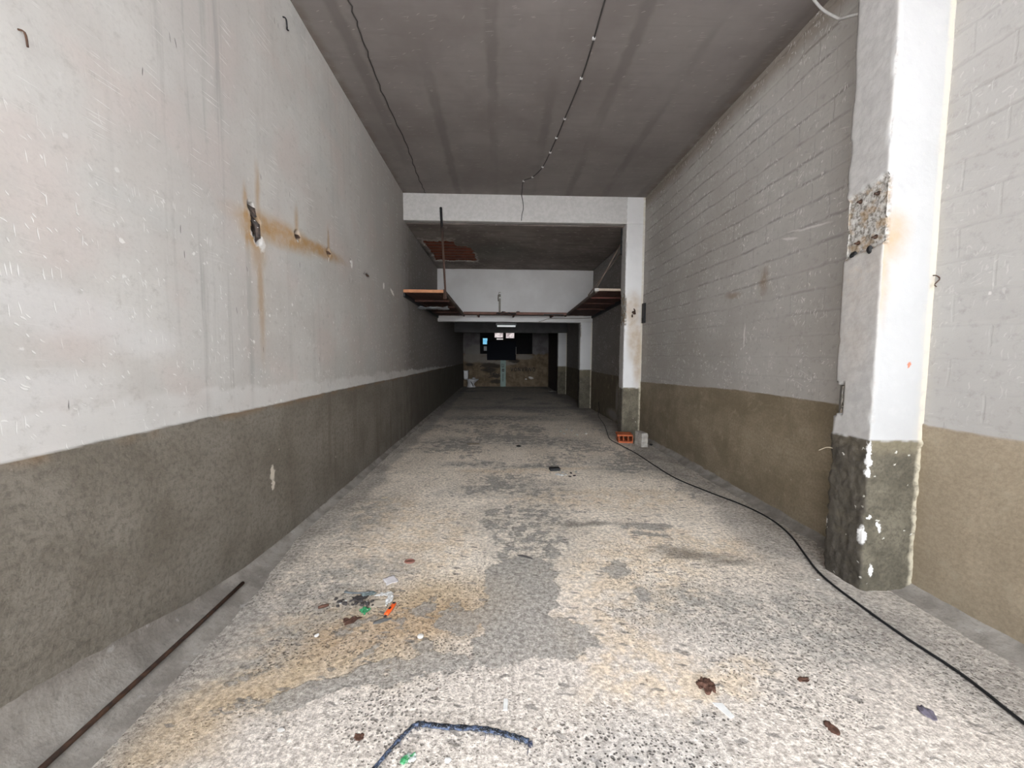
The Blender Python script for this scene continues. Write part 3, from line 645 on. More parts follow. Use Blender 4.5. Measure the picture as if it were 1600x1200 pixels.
def pillar(name, ya, yb, ztop, zd, step, zstep, seed, spalls, label):
    per = []; r = .012
    def seg(p, q):
        n = max(2, int(round(math.dist(p, q)/step)))
        for i in range(n): t = i/n; per.append((p[0]+(q[0]-p[0])*t, p[1]+(q[1]-p[1])*t))
    seg((XR+.02, ya), (XP+r, ya)); per.append((XP+r*.3, ya+r*.3)); seg((XP, ya+r), (XP, yb-r)); per.append((XP+r*.3, yb-r*.3)); seg((XP+r, yb), (XR+.02, yb)); per.append((XR+.02, yb))
    per = np.array(per); nrm = np.zeros_like(per)
    nrm[:,1] += (per[:,1] < ya+r*.9)*-1.; nrm[:,1] += (per[:,1] > yb-r*.9)*1.; nrm[:,0] += (per[:,0] < XP+r*.9)*-1.
    nrm /= np.maximum(np.linalg.norm(nrm, axis=1, keepdims=True), 1e-6)
    L = np.concatenate([[0], np.cumsum(np.linalg.norm(np.diff(per, axis=0), axis=1))])
    zs = lines((0, ztop, zstep))
    Lg, Zg = np.meshgrid(L, zs, indexing='ij')
    PX = np.repeat(per[:,0:1], len(zs), 1); PY = np.repeat(per[:,1:2], len(zs), 1)
    ze = zd + .010*fbm(Lg*5, Lg*0, seed) + .006*fbm(Lg*20, Zg*20, seed+1)
    dado = 1-sstep(-.005, .005, Zg-ze)
    disp = .004*fbm(Lg*3, Zg*1.5, seed+2) + .002*fbm(Lg*20, Zg*20, seed+3) + dado*(.004+.010*fbm(Lg*9, Zg*9, seed+4)+.008*fbm(Lg*30, Zg*30, seed+8))
    dc = np.minimum(np.hypot(PX-XP, PY-ya), np.hypot(PX-XP, PY-yb))
    wear = (1-sstep(0, .035, dc))*sstep(.0, .6, fbm(Lg*0+2, Zg*6, seed+5)+.25*fbm(Lg*30, Zg*30, seed+6)+dado*.35)
    disp -= .014*wear
    spall = np.clip(wear*.5*(1-dado), 0, .5)
    for (y0, y1, z0, z1, dd, slope, amp) in spalls:
        zz = Zg-slope*(PY-ya)
        d = np.maximum(np.abs(PY-(y0+y1)/2)/((y1-y0)/2), np.abs(zz-(z0+z1)/2)/((z1-z0)/2)) + amp*fbm(PY*18, Zg*18, seed+11) + amp*.5*fbm(PY*60, Zg*60, seed+12)
        mk = (1-sstep(.93, 1.03, d))*(PX < XP+.04)
        spall = np.maximum(spall, mk); disp = disp - mk*(dd+.006*fbm(PY*40, Zg*40, seed+13))
    X = PX + nrm[:,0:1]*disp; Y = PY + nrm[:,1:2]*disp
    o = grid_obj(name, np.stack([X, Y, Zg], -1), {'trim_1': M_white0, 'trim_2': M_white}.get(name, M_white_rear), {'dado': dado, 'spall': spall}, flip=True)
    return struct(o, label, 'pillar')
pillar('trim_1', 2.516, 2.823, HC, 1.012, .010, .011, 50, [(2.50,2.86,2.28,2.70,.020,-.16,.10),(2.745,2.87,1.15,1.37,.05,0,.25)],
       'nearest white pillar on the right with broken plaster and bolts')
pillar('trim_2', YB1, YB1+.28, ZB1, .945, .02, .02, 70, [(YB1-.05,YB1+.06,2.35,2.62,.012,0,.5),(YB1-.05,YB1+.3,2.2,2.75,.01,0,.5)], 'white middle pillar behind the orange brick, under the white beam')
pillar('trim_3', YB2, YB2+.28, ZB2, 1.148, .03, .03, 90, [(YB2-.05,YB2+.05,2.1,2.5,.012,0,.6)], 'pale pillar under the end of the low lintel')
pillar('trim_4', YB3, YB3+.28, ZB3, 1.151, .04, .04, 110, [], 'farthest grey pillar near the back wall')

def slab(name, x0, x1, y0, y1, z0, z1, mat, label, cat, amp=.004, step=.05):
    """a beam: front and bottom face in one bent grid, with a solid core behind"""
    prof = [(y0, z) for z in lines((z0+.012, z1, step))[::-1]] + [(y0+.003, z0+.003)] + [(y, z0) for y in lines((y0+.012, y1, step))] + [(y1, z) for z in lines((z0+.01, z1, step*3))]
    prof = np.array(prof); xs = lines((x0, x1, step))
    Xg, K = np.meshgrid(xs, np.arange(len(prof)), indexing='ij'); Y = prof[K,0]; Z = prof[K,1]
    n = amp*fbm(Xg*1.5, Y*2+Z*2, int(y0*10)) + amp*.4*fbm(Xg*12, (Y+Z)*12, int(y0*10)+3)
    P = np.stack([Xg, Y+n, Z+n*.6], -1)
    o = grid_obj(name, P, mat, None, None)
    return struct(o, label, cat)
slab('trim_5', XL-.05, XR+.02, YB1, YB1+.16, ZB1, HC, M_white, 'white beam across the garage under the front ceiling', 'beam')
slab('trim_6', XL-.05, XR+.02, YB2, YB2+.28, ZB2, ZB1, M_panel, 'pale plaster panel and low lintel behind the loft shelves', 'beam')
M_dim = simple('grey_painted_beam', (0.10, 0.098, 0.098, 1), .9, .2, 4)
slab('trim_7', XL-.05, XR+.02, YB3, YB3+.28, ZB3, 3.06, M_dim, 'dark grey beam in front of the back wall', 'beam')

# back wall with a wide dark opening, and the unlit room behind it
b = MB(); t = .2; OX0, OX1, OZ0, OZ1 = -.931, 1.717, 1.65, 2.95
b.box(XL-.1, OX0, YE, YE+t, 0, 3.1); b.box(OX1, XR+.1, YE, YE+t, 0, 3.1); b.box(OX0, OX1, YE, YE+t, 0, OZ0); b.box(OX0, OX1, YE, YE+t, OZ1, 3.1)
M_back = mat_wall_back()
wb = struct(b.build('wall_back', M_back), 'brown cement back wall with graffiti under a dark opening', 'wall')
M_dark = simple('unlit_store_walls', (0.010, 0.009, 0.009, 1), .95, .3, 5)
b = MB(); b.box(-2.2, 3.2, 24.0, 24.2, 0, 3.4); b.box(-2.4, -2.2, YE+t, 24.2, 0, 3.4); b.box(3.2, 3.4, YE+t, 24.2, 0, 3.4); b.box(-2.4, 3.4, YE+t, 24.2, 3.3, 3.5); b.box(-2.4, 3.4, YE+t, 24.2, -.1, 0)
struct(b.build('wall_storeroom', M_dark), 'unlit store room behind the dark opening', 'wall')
b = MB(); b.box(2.53, XR-.005, YB3+.5, YE, 0, 3.05)  # solid dark brown block filling the rear right corner
struct(b.build('trim_8', simple('dark_brown_wall_block', (0.055, 0.045, 0.04, 1), .9, .3, 6)), 'dark brown wall block between the farthest pillar and the back wall', 'wall')

b = MB(); b.box(XL-.3, XR+.3, Y0-.2, 24.2, HC+.25, HC+.4); b.box(-2.4, 3.4, 24.2, 24.4, 0, HC+.4)  # unseen slab and rear wall, added to stop sun leaking inside
struct(b.build('roof', M_dark), 'unseen roof slab added over the garage to keep the sun out', 'roof')
# front wall above and around the door opening (behind the camera)
b = MB(); b.box(XL-.3, XR+.3, Y0-.2, Y0, 4.15, HC+.25)
struct(b.build('wall_front', M_panel), 'lintel over the open garage door', 'wall')
g = N('street_paving'); base = g.mix(g.ramp(g.noise(g.pos, 3, 4), .3, .7), (.41, .41, .42, 1), (.45, .45, .46, 1))
b = MB(); b.box(-40, 40, -80, Y0-.2, -.12, -.01)
struct(b.build('ground', g.out(base, .9)), 'pale pavement outside the open garage door', 'ground')

# mortar fillets at the wall bases
ys = lines((Y0,4,.03),(4,YE,.15)); ts = np.linspace(0, 1, 10)
Yg, Tg = np.meshgrid(ys, ts, indexing='ij')
hh = np.interp(Yg, [Y0,1.3,1.8,2.3,2.8,3.4,5,YE], [.36,.33,.24,.13,.07,.05,.05,.04]); ww = np.interp(Yg, [Y0,2.6,3.4,YE], [.30,.28,.12,.05])
a = Tg*math.pi/2
X = XL+.004 + ww*(1-np.cos(a)) ; Z = hh*(1-np.sin(a)) - .004
n = .008*fbm(Yg*3, Tg*2, 130)+.003*fbm(Yg*18, Tg*8, 131); ed = np.sin(np.pi*Tg)
o = grid_obj('baseboard_left', np.stack([X+n*ed+.006, Yg, Z+n*ed], -1), M_fil, None, None, flip=True)
struct(o, 'rough mortar fillet along the foot of the left wall', 'baseboard')
ys = lines((Y0,YB1,.04)); Yg, Tg = np.meshgrid(ys, ts, indexing='ij'); a = Tg*math.pi/2
hh = np.interp(Yg, [Y0,2.4,2.9,4.5,YB1], [.09,.07,.06,.07,.08]); ww = np.interp(Yg, [Y0,2.4,2.9,4.5,YB1], [.22,.20,.18,.16,.12])
n = .010*fbm(Yg*4, Tg*2, 140)+.004*fbm(Yg*18, Tg*8, 141); ed = np.sin(np.pi*Tg)
o = grid_obj('baseboard_right', np.stack([XR-.004-ww*(1-np.cos(a))-n*ed, Yg, hh*(1-np.sin(a))-.004+n*ed], -1), M_fil, None, None)
struct(o, 'rough mortar fillet along the foot of the right wall', 'baseboard')

#THINGS
# ------------------------------------------------------------------ things
def rnd(a, b): return random.uniform(a, b)
M_rust = simple('rusty_iron', (0.085, 0.045, 0.028, 1), .85, .4, 25, .4, 0.2, c2=(0.035, 0.024, 0.02, 1))
M_black = simple('black_rubber', (0.014, 0.014, 0.015, 1), .55, .3, 30)
M_whitep = simple('white_scrap', (0.66, 0.65, 0.63, 1), .7, .1, 30)
M_greyp = simple('pale_grey_scrap', (0.42, 0.40, 0.37, 1), .8, .25, 30)
M_darkp = simple('dark_scrap', (0.06, 0.052, 0.05, 1), .8, .4, 40)
M_brown = simple('brown_scrap', (0.11, 0.055, 0.038, 1), .9, .4, 40, .4)
M_tan = simple('dusty_tan_scrap', (0.36, 0.30, 0.22, 1), .9, .3, 40)
M_loft = simple('dark_red_brown_boards', (0.075, 0.030, 0.020, 1), .75, .35, 8, c2=(0.045, 0.02, 0.015, 1))
M_orange_wood = simple('orange_brown_board', (0.42, 0.185, 0.085, 1), .6, .2, 10)
M_pale_wood = simple('pale_worn_board', (0.42, 0.34, 0.27, 1), .7, .25, 10)
M_rail = simple('grey_brown_rail', (0.14, 0.105, 0.085, 1), .8, .3, 12)

# --- steel rod by the left wall
b = MB(); b.tube([(-1.618,1.0,.068),(-1.628,1.4,.070),(-1.640,1.82,.064),(-1.662,2.25,.052),(-1.688,2.64,.040)], .011, 8)
tag(b.build('iron_rod', M_rust, None, True), 'rusty brown iron rod lying along the foot of the left wall', 'rod')

# --- black cable on the floor
cp = [(2.735,10.9,.32),(2.72,10.75,.10),(2.594,10.32,.008),(2.40,9.0,.008),(2.2,8.0,.008),(2.09,7.4,.008),(2.13,6.95,.008),(2.205,6.3,.008),(2.225,5.6,.008),(2.26,5.0,.008),(2.40,4.5,.008),(2.56,4.05,.008),(2.605,3.7,.009),(2.55,3.36,.008),(2.42,3.02,.008),(2.325,2.78,.008),(2.283,2.59,.008),(2.262,2.3,.008),(2.258,2.05,.008),(2.272,1.8,.008),(2.235,1.54,.008),(2.20,1.2,.008),(2.22,.7,.008)]
def spline(P, n=6):
    P = [Vector(p) for p in P]; out = []
    for i in range(len(P)-1):
        a, b_, c, d = P[max(i-1,0)], P[i], P[i+1], P[min(i+2,len(P)-1)]
        for k in range(n):
            t = k/n; out.append(.5*((2*b_)+(c-a)*t+(2*a-5*b_+4*c-d)*t*t+(-a+3*b_-3*c+d)*t**3))
    return out+[P[-1]]
b = MB(); b.tube(spline(cp), .0075, 8)
tag(b.build('electric_cable', M_black, None, True), 'long thin black cable trailing over the floor past both right pillars', 'cable')

# --- frayed black strap in the foreground
sp = spline([(-.56,1.22,.008),(-.50,1.34,.008),(-.459,1.425,.009),(-.409,1.511,.010),(-.365,1.575,.011),(-.338,1.600,.013),(-.29,1.597,.011),(-.205,1.586,.010),(-.098,1.577,.010),(-.03,1.567,.010),(.034,1.547,.010),(.085,1.530,.010),(.125,1.513,.010)], 6)
g = N('frayed_black_webbing'); o_ = g.obj; nn = g.noise(g.map(o_, (0,0,0), (0,0,0), (60,60,160)), 1.0, 3)
base = g.mix(g.ramp(nn, .45, .62), (0.012, 0.013, 0.016, 1), (0.07, 0.095, 0.16, 1)); base = g.mix(g.ramp(g.noise(o_, 220, 2), .58, .66, 0, .7), base, (0.30, 0.34, 0.42, 1))
M_strap = g.out(base, .7, g.bump(g.noise(o_, 300, 2), .6, .003), .3)
st = empty('webbing_strap', sp[30])
def child(o, p): o.parent = p; o.matrix_parent_inverse = p.matrix_basis.inverted(); return o
n_ = len(sp); rs = [.0125 if i > n_*.42 else .0085 for i in range(n_)]
rs = [r*(1+.22*math.sin(i*1.7)*rnd(.3,1)) for i, r in enumerate(rs)]; rs[-1] = .013; rs[-2] = .014
b = MB(); b.tube(sp, rs, 12, .45); child(b.build('strap_band', M_strap, None, True), st)
M_fray = simple('blue_black_threads', (0.03, 0.045, 0.10, 1), .7, .3, 60, c2=(0.01, 0.01, 0.014, 1))
b = MB()
for i in range(70):
    k = random.randint(int(n_*.1), n_-2); p = sp[k]; s_ = random.choice((-1, -1, -1, 1))
    q = p + Vector((rnd(-.01,.02), s_*rnd(.010,.024), 0)); b.tube([(p.x,p.y,.008),((p.x+q.x)/2,(p.y+q.y)/2,.008),(q.x,q.y,.002)], .0006, 4)
for k, l in ((int(n_*.72), .05), (int(n_*.80), .045), (n_-2, .05), (n_-2, .04)):
    p = sp[k]; b.tube([(p.x,p.y,.006),(p.x+.004,p.y-l*.5,.003),(p.x-.004,p.y-l,.002)], .0008, 4)
for i in range(14):
    p = sp[-1]; b.tube([(p.x-.01,p.y+rnd(-.01,.01),.008+rnd(-.004,.004)),(p.x+rnd(.008,.018),p.y+rnd(-.02,.008),rnd(.003,.010))], .0012, 4)
child(b.build('frayed_threads', M_fray), st)['kind'] = 'stuff'
tag(st, 'frayed black and blue webbing strap bent on the floor in the foreground', 'strap')

# --- hollow brick and grey block by the middle pillar
def bricky(name, col, c2): 
    g = N(name); n = g.noise(g.obj, 14, 4); base = g.mix(g.ramp(n, .35, .65), col, c2)
    return g.out(base, .9, g.bump(g.noise(g.obj, 60, 3), .5, .004), .2)
M_terra = bricky('orange_terracotta', (0.50, 0.135, 0.055, 1), (0.40, 0.105, 0.045, 1))
w_, h_, d_, t_ = .250, .150, .30, .013
b = MB(); b.box(0,w_,0,d_,0,.030); b.box(0,w_,0,d_,h_-.026,h_); b.box(0,t_,0,d_,.030,h_-.026); b.box(w_-t_,w_,0,d_,.030,h_-.026)
for k in (1, 2): b.box(w_*k/3-.006, w_*k/3+.006, 0, d_, .030, h_-.026)
for k in range(3):
    x0 = w_*k/3; b.box(x0+.008, x0+.034, .004, d_-.004, .060, .067)
b.box(-.018, .0, .02, d_, h_-.035, h_+.002); b.box(w_, w_+.008, .03, d_-.04, .02, .06)
for k in range(4): b.add([(w_*.15+k*.055,.03,h_),(w_*.15+k*.055+.012,.03,h_),(w_*.15+k*.055+.012,d_-.02,h_),(w_*.15+k*.055,d_-.02,h_),(w_*.15+k*.055+.006,.03,h_+.003),(w_*.15+k*.055+.006,d_-.02,h_+.003)], [(0,1,4),(1,2,5,4),(2,3,5),(3,0,4,5)])
o = b.build('hollow_brick', M_terra, None, False, .003); o.location = (2.165, 7.12, 0); o.rotation_euler = (0, 0, -.16)
tag(o, 'orange hollow terracotta brick on the floor against the middle pillar', 'brick')
M_block = bricky('grey_cement_block', (0.46, 0.43, 0.385, 1), (0.33, 0.305, 0.275, 1))
b = MB(); rings = []
def rect(x0, x1, y0, y1, z, j): return [(x0+rnd(-j,j),y0+rnd(-j,j),z),(x1+rnd(-j,j),y0+rnd(-j,j),z),(x1+rnd(-j,j),y1+rnd(-j,j),z),(x0+rnd(-j,j),y1+rnd(-j,j),z)]
for z, ins in ((0,.004),(.008,0),(.05,0),(.07,.001),(.076,.008),(.082,.001),(.12,0),(.148,.001),(.155,.010),(.162,.001),(.20,0),(.236,.003),(.246,.012)):
    rings.append(rect(ins, .118-ins, ins, .26-ins, z, .0035))
b.loft(rings); o = b.build('concrete_block', M_block, None, False, .003); o.location = (2.447, 6.745, 0); o.rotation_euler = (0, 0, .12)
tag(o, 'grey concrete block standing on end between the orange brick and the right wall', 'block')

# --- loft shelves
def shelf(name, label):
    r = empty(name, (0,0,0)); return tag(r, label, 'shelf', 'loft shelves in the second bay')
Z0 = 2.70
ls = shelf('loft_shelf', 'wooden loft shelf with an orange front board on the left wall')
ls.location = (XL, 7.62, Z0)
b = MB()
for k in range(6):
    x0 = XL-.0+.012 + k*.126; b.box(x0, x0+.122, 7.66, 11.93, Z0+.01+.003*(k % 2), Z0+.035+.003*(k % 2))
child(b.build('deck', M_loft, None, False, .002), ls)
b = MB(); b.box(XL+.015, -.985, 7.62, 7.655, Z0+.01, Z0+.065); child(b.build('front_board', M_orange_wood, None, False, .003), ls)['label'] = 'orange brown front board'
b = MB(); b.box(-1.03, -.985, 7.66, 11.93, Z0-.01, Z0+.06); child(b.build('edge_rail', M_rail, None, False, .003), ls)
for y in (8.6, 9.7, 10.8):
    b = MB(); b.box(XL+.02, -1.035, y, y+.06, Z0-.028, Z0+.008); child(b.build('joist', M_loft, None, False, .003), ls)
b = MB(); b.box(XL-.01, XL+.03, 7.7, 11.93, Z0-.06, Z0+.008); child(b.build('wall_bearer', M_black, None, False, .003), ls)
b = MB(); b.box(-1.02, -.97, 7.60, 7.619, Z0-.11, Z0+.07); child(b.build('angle_bracket', M_rust, None), ls)

bs = shelf('loft_shelf', 'narrow wooden shelf across the pale panel between the side shelves'); bs.location = (.45, 11.45, Z0)
b = MB(); b.box(-.98, 1.91, 11.45, 11.95, Z0+.03, Z0+.055); child(b.build('deck', M_loft, None, False, .002), bs)
b = MB(); b.box(-.98, 1.91, 11.42, 11.448, Z0+.005, Z0+.075); child(b.build('front_board', simple('red_brown_board', (0.15, 0.075, 0.055, 1), .75, .3, 8), None, False, .003), bs)
for x in (-.6, .4, 1.5):
    b = MB(); b.box(x, x+.05, 11.455, 11.95, Z0-.03, Z0+.028); child(b.build('bearer', M_loft, None, False, .003), bs)

rs_ = shelf('loft_shelf', 'dark wooden loft shelf with a pale front edge at the right wall'); rs_.location = (XR, 8.09, 2.86)
T = Matrix.Translation((0, 8.08, 2.84)) @ Matrix.Rotation(-.031, 4, 'X') @ Matrix.Translation((0, -8.08, -2.84))
def tb(*a): b = MB(); b.box(*a, M=T); return b
b = MB()
for k in range(6):
    x0 = 1.965 + k*.130; b.box(x0, x0+.126, 8.12, 11.90, 2.85+.003*(k % 2), 2.875+.003*(k % 2), M=T)
child(b.build('deck', M_loft, None, False, .002), rs_)
child(tb(1.935, XR-.02, 8.085, 8.115, 2.855, 2.90).build('front_board', M_pale_wood, None, False, .003), rs_)['label'] = 'pale front edge board'
child(tb(1.93, 1.97, 8.12, 11.90, 2.82, 2.875).build('edge_rail', M_rail, None, False, .003), rs_)
for y in (8.75, 9.5, 10.4):
    child(tb(1.975, XR-.02, y, y+.06, 2.818, 2.848).build('joist', simple('red_painted_batten', (0.13, 0.045, 0.035, 1), .75, .3, 8) if y < 9 else M_loft, None, False, .003), rs_)
child(tb(XR-.05, XR-.004, 8.12, 11.90, 2.78, 2.845).build('wall_bearer', M_black, None, False, .003), rs_)
child(tb(1.90, 1.985, 8.06, 8.09, 2.84, 2.90).build('corner_plate', M_greyp, None), rs_)

# --- hangers
b = MB(); q0, q1 = Vector((-1.078, 7.742, 4.29)), Vector((-.975, 7.568, 2.60)); d = (q1-q0)
b.tube([q0, q0+d*.25, q0+d*.75, q1], [.024, .022, .020, .018], 4)
g = N('painted_hanger_steel'); zz = g.sep(g.pos)[2]
base = g.mix(g.ramp(g.add(zz, g.mul(g.noise(g.pos, 6, 3), .4)), 3.7, 4.3), (0.075, 0.045, 0.035, 1), (0.012, 0.012, 0.013, 1))
child(b.build('hanger_post', g.out(base, .7), None), ls)['label'] = 'tall dark steel hanger up to the white beam'
b = MB(); b.tube([(2.405, 8.09, 3.76), (1.945, 8.10, 2.905)], .014, 6)
tag(b.build('tie_rod', M_rail, None, True), 'near brown diagonal tie rod from the middle pillar down to the right shelf corner', 'rod')
b = MB(); b.tube([(2.74, 8.62, 3.95), (1.955, 8.9, 2.88)], .013, 6)
tag(b.build('tie_rod', M_rail, None, True), 'second diagonal rod behind the near one, from right wall to right loft shelf', 'rod')
b = MB(); b.box(2.40, 2.44, 8.051, 8.075, 3.55, 4.055)
tag(b.build('iron_strip', M_black, None), 'short black iron strip on the back edge of the middle pillar', 'strip')

# --- things on and around the loft
def crumple(name, mat, loc, sx, sy, amp, seed, rz=0, thick=.0015, n=9, rag=.35, parent=None, disc=True):
    u = np.linspace(-.5, .5, n); U, V = np.meshgrid(u, u, indexing='ij')
    if disc:
        mxr = np.maximum(np.abs(U), np.abs(V)); hy = np.maximum(np.hypot(U, V), 1e-6); U, V = U*mxr/hy*1.08, V*mxr/hy*1.08
    r = 1 + rag*fbm(np.cos(np.arctan2(V, U))*1.9+seed, np.sin(np.arctan2(V, U))*1.9+seed, seed+5)
    X = U*sx*r; Y = V*sy*r; Z = np.abs(fbm(U*4+seed, V*4, seed))*amp + amp*.3*(fbm(U*9, V*9+seed, seed+1)+1)
    Z -= Z.min(); Z += thick
    o = grid_obj(name, np.stack([X, Y, Z], -1), mat); o.location = loc; o.rotation_euler = (0, 0, rz)
    m = o.modifiers.new('thick', 'SOLIDIFY'); m.thickness = thick
    if parent: o.parent = parent
    return o
def pebble(name, mat, loc, s, seed, rz=0, flat=.6):
    me = bpy.data.meshes.new(name); bm = bmesh.new(); bmesh.ops.create_icosphere(bm, subdivisions=2, radius=.5)
    rr = random.Random(seed)
    off = [Vector((rr.uniform(-1,1), rr.uniform(-1,1), rr.uniform(-1,1))).normalized() for _ in range(5)]
    for v in bm.verts:
        c = v.co.copy(); k = 1
        for q in off:
            dd = c.dot(q)-.33
            if dd > 0: c -= q*dd*.9
        v.co = Vector((c.x*s[0], c.y*s[1], (c.z+.42)*s[2]*flat))
    zmin = min(v.co.z for v in bm.verts)
    for v in bm.verts: v.co.z -= zmin
    bm.to_mesh(me); bm.free(); me.materials.append(mat)
    o = bpy.data.objects.new(name, me); COL.objects.link(o); o.location = loc; o.rotation_euler = (0, 0, rz); return o

M_film = simple('bluish_white_film', (0.42, 0.46, 0.50, 1), .4, .15, 20, spec=.5)
o = crumple('plastic_sheet', M_film, (-1.42, 9.0, Z0-.135), .62, .5, .06, 3, .1, n=14, disc=False)
tag(o, 'crumpled bluish white plastic sheet tucked under the left loft shelf', 'plastic sheet')
b = MB()
for k in range(12):
    x0 = -.06+k*.045; z0 = Z0+.035+rnd(-.02,.02); b.tube([(x0,11.395,z0),(x0+.03,11.375+rnd(-.01,.01),z0+rnd(-.03,.03)),(x0+.065,11.395,z0+rnd(-.02,.02))], .014, 6)
b.tube([(-.06,11.402,Z0+.04),(.2,11.395,Z0+.03),(.5,11.402,Z0+.04)], .012, 6)
tag(b.build('cable_bundle', M_black, None, True), 'tangled black cable bundle hanging on the front of the narrow shelf', 'cable')
b = MB(); b.box(1.27, 1.82, 11.395, 11.418, Z0+.005, Z0+.03); child(b.build('dark_slat', M_black, None), bs)['label'] = 'black slat on the front board'
o = pebble('dark_lump', M_darkp, (.545, 11.50, Z0+.0555), (.12,.08,.10), 31); tag(o, 'small black lump on the narrow shelf just right of the cable bundle', 'scrap')
o = pebble('dark_lump', M_darkp, (.14, 11.50, Z0+.0555), (.13,.08,.09), 33); tag(o, 'small black lump on the narrow shelf right beside the conduit', 'scrap')
o = crumple('white_rag', M_whitep, (.73, 11.55, Z0+.0555), .22, .12, .04, 41); tag(o, 'crumpled white rag lying on the narrow shelf', 'rag')
cdt = empty('conduit_pipe', (.035, 11.92, Z0+.06))
b = MB(); b.box(.0, .06, 11.915, 11.955, Z0+.062, 3.40); child(b.build('channel', simple('olive_grey_conduit', (0.20, 0.185, 0.155, 1), .6, .2, 10), None, False, .004), cdt)
for z in (3.24, 3.36):
    b = MB(); b.box(.014, .056, 11.895, 11.916, z-.02, z+.02); child(b.build('clip', M_whitep, None, False, .006), cdt)['label'] = 'white clip'
b = MB(); b.tube([(-.012,11.93,3.33),(-.02,11.925,3.22),(-.01,11.93,3.14)], .014, 6); child(b.build('side_wire', M_rail, None, True), cdt)
tag(cdt, 'short upright conduit with two white clips on the pale panel', 'conduit')
b = MB(); b.tube(spline([(1.18,11.952,2.556),(1.30,11.945,2.59),(1.48,11.945,2.645),(1.85,11.945,2.655),(2.3,11.945,2.66),(2.70,11.945,2.68)]), .008, 6)
tag(b.build('thin_wire', M_rail, None, True), 'thin dark wire sagging along the low lintel under the right shelf', 'wire')

# --- wires on the ceiling
def wire_thing(name, pts, r, label, clips, mat):
    t = empty(name, pts[0]); b = MB(); b.tube(spline(pts, 5), r, 6); child(b.build('wire', mat, None, True), t)
    for p in clips:
        b = MB(); b.box(p[0]-.016, p[0]+.016, p[1]-.012, p[1]+.012, p[2]-.012, p[2]+.009); child(b.build('clip', M_whitep, None, False, .004), t)
    return tag(t, label, 'wire')
zc = HC-.007; M_wire = simple('dusty_black_wire', (0.055, 0.05, 0.046, 1), .8, .3, 20)
wire_thing('ceiling_wire', [(.89,3.0,zc),(.886,3.6,zc),(.892,4.21,zc),(.878,4.64,zc),(.825,5.3,zc),(.77,5.93,zc),(.69,6.61,zc),(.56,6.98,zc),(.42,7.14,zc),(.418,7.6,zc),(.42,7.745,zc-.006),(.44,7.752,4.45),(.455,7.755,4.31),(.43,7.755,4.19),(.42,7.756,4.08)], .0075,
           'dark wire stapled along the ceiling with white clips, running down the white beam', [(.888,4.0,zc),(.882,4.55,zc),(.825,5.3,zc),(.785,5.75,zc),(.75,6.15,zc),(.69,6.61,zc),(.56,6.98,zc),(.42,7.14,zc)], M_wire)
wl = [(-1.27,3.1,zc),(-1.277,3.68,zc),(-1.305,4.18,zc),(-1.337,4.95,zc),(-1.319,6.02,zc),(-1.36,7.0,zc),(-1.36,7.74,zc)]
wp = [p+Vector((.008*math.sin(i*2.1)+rnd(-.006,.006), 0, 0)) for i, p in enumerate(spline(wl, 9))]
b = MB(); b.tube(wp, .006, 5); tag(b.build('thin_wire', M_wire, None, True), 'thin crooked dark wire along the left side of the front ceiling', 'wire')
b = MB(); b.tube(spline([(2.50,3.36,HC-.004),(2.50,3.385,4.48),(2.50,3.25,4.25),(2.50,3.085,4.05),(2.488,3.05,4.02),(2.46,2.95,3.955),(2.44,2.83,3.88)], 5), .010, 8)
tag(b.build('white_cable', M_whitep, None, True), 'white cable hanging from the ceiling to the back of the nearest pillar', 'cable')

# --- hooks, bolts and brackets
def hook(pts, r, label, mat, cat='hook', name='wall_hook'):
    b = MB(); b.tube(spline(pts, 4), r, 6); return tag(b.build(name, mat, None, True), label, cat)
hook([(XL-.01,3.57,4.31),(XL+.022,3.575,4.30),(XL+.028,3.58,4.25),(XL+.018,3.60,4.235),(XL+.014,3.63,4.25)], .006, 'small black hook high on the left wall near the ceiling', M_black)
hook([(XL-.01,1.635,2.74),(XL+.025,1.635,2.73),(XL+.03,1.638,2.68)], .0035, 'small bent nail on the left wall by the photo edge', M_rust, 'nail', 'bent_nail')
hook([(2.752,2.52,2.075),(2.752,2.495,2.07),(2.765,2.485,2.05),(2.750,2.485,2.03),(2.738,2.488,2.012),(2.752,2.49,2.0)], .0035, 'tiny curled wire hook on the right edge of the nearest pillar', M_rust)
def bolt(y, z, label, x=XP+.022, r=.008, l=.028):
    t = empty('anchor_bolt', (x, y, z))
    b = MB(); b.tube([(x+.012,y,z),(x-.006,y,z)], r*1.9, 7); child(b.build('washer', M_rust, None), t)
    b = MB(); b.tube([(x,y,z),(x-l*.6,y,z-.002),(x-l,y,z-.004)], [r,r,r*.8], 7); child(b.build('stud', M_rust, None), t)
    return tag(t, label, 'bolt', 'bolts in the broken plaster of the nearest pillar')
bolt(2.721, 2.600, 'upper rusty bolt at the rear side of the pillar break')
bolt(2.596, 2.606, 'upper rusty bolt nearer the pillar front edge')
bolt(2.720, 2.326, 'lower rusty bolt at the rear side of the pillar break')
bolt(2.594, 2.332, 'lower rusty bolt nearer the pillar front edge')
o = pebble('tar_lump', M_black, (XP+.012, 2.745, 2.225), (.03,.06,.09), 5); tag(o, 'black tar lump below the rear lower bolt on the pillar', 'lump')
o = pebble('tar_lump', M_black, (XP+.006, 2.615, 2.225), (.03,.05,.10), 6); tag(o, 'black tar lump below the front lower bolt on the pillar', 'lump')
t = empty('broken_bracket', (XL, 3.09, 2.5)); b = MB()
b.tube([(XL-.045,3.03,2.62),(XL+.012,3.04,2.585),(XL+.006,3.065,2.545)], [.014,.018,.016], 6); b.tube([(XL-.04,3.07,2.55),(XL+.008,3.085,2.49),(XL+.004,3.10,2.41),(XL-.03,3.11,2.37)], [.018,.022,.020,.010], 7)
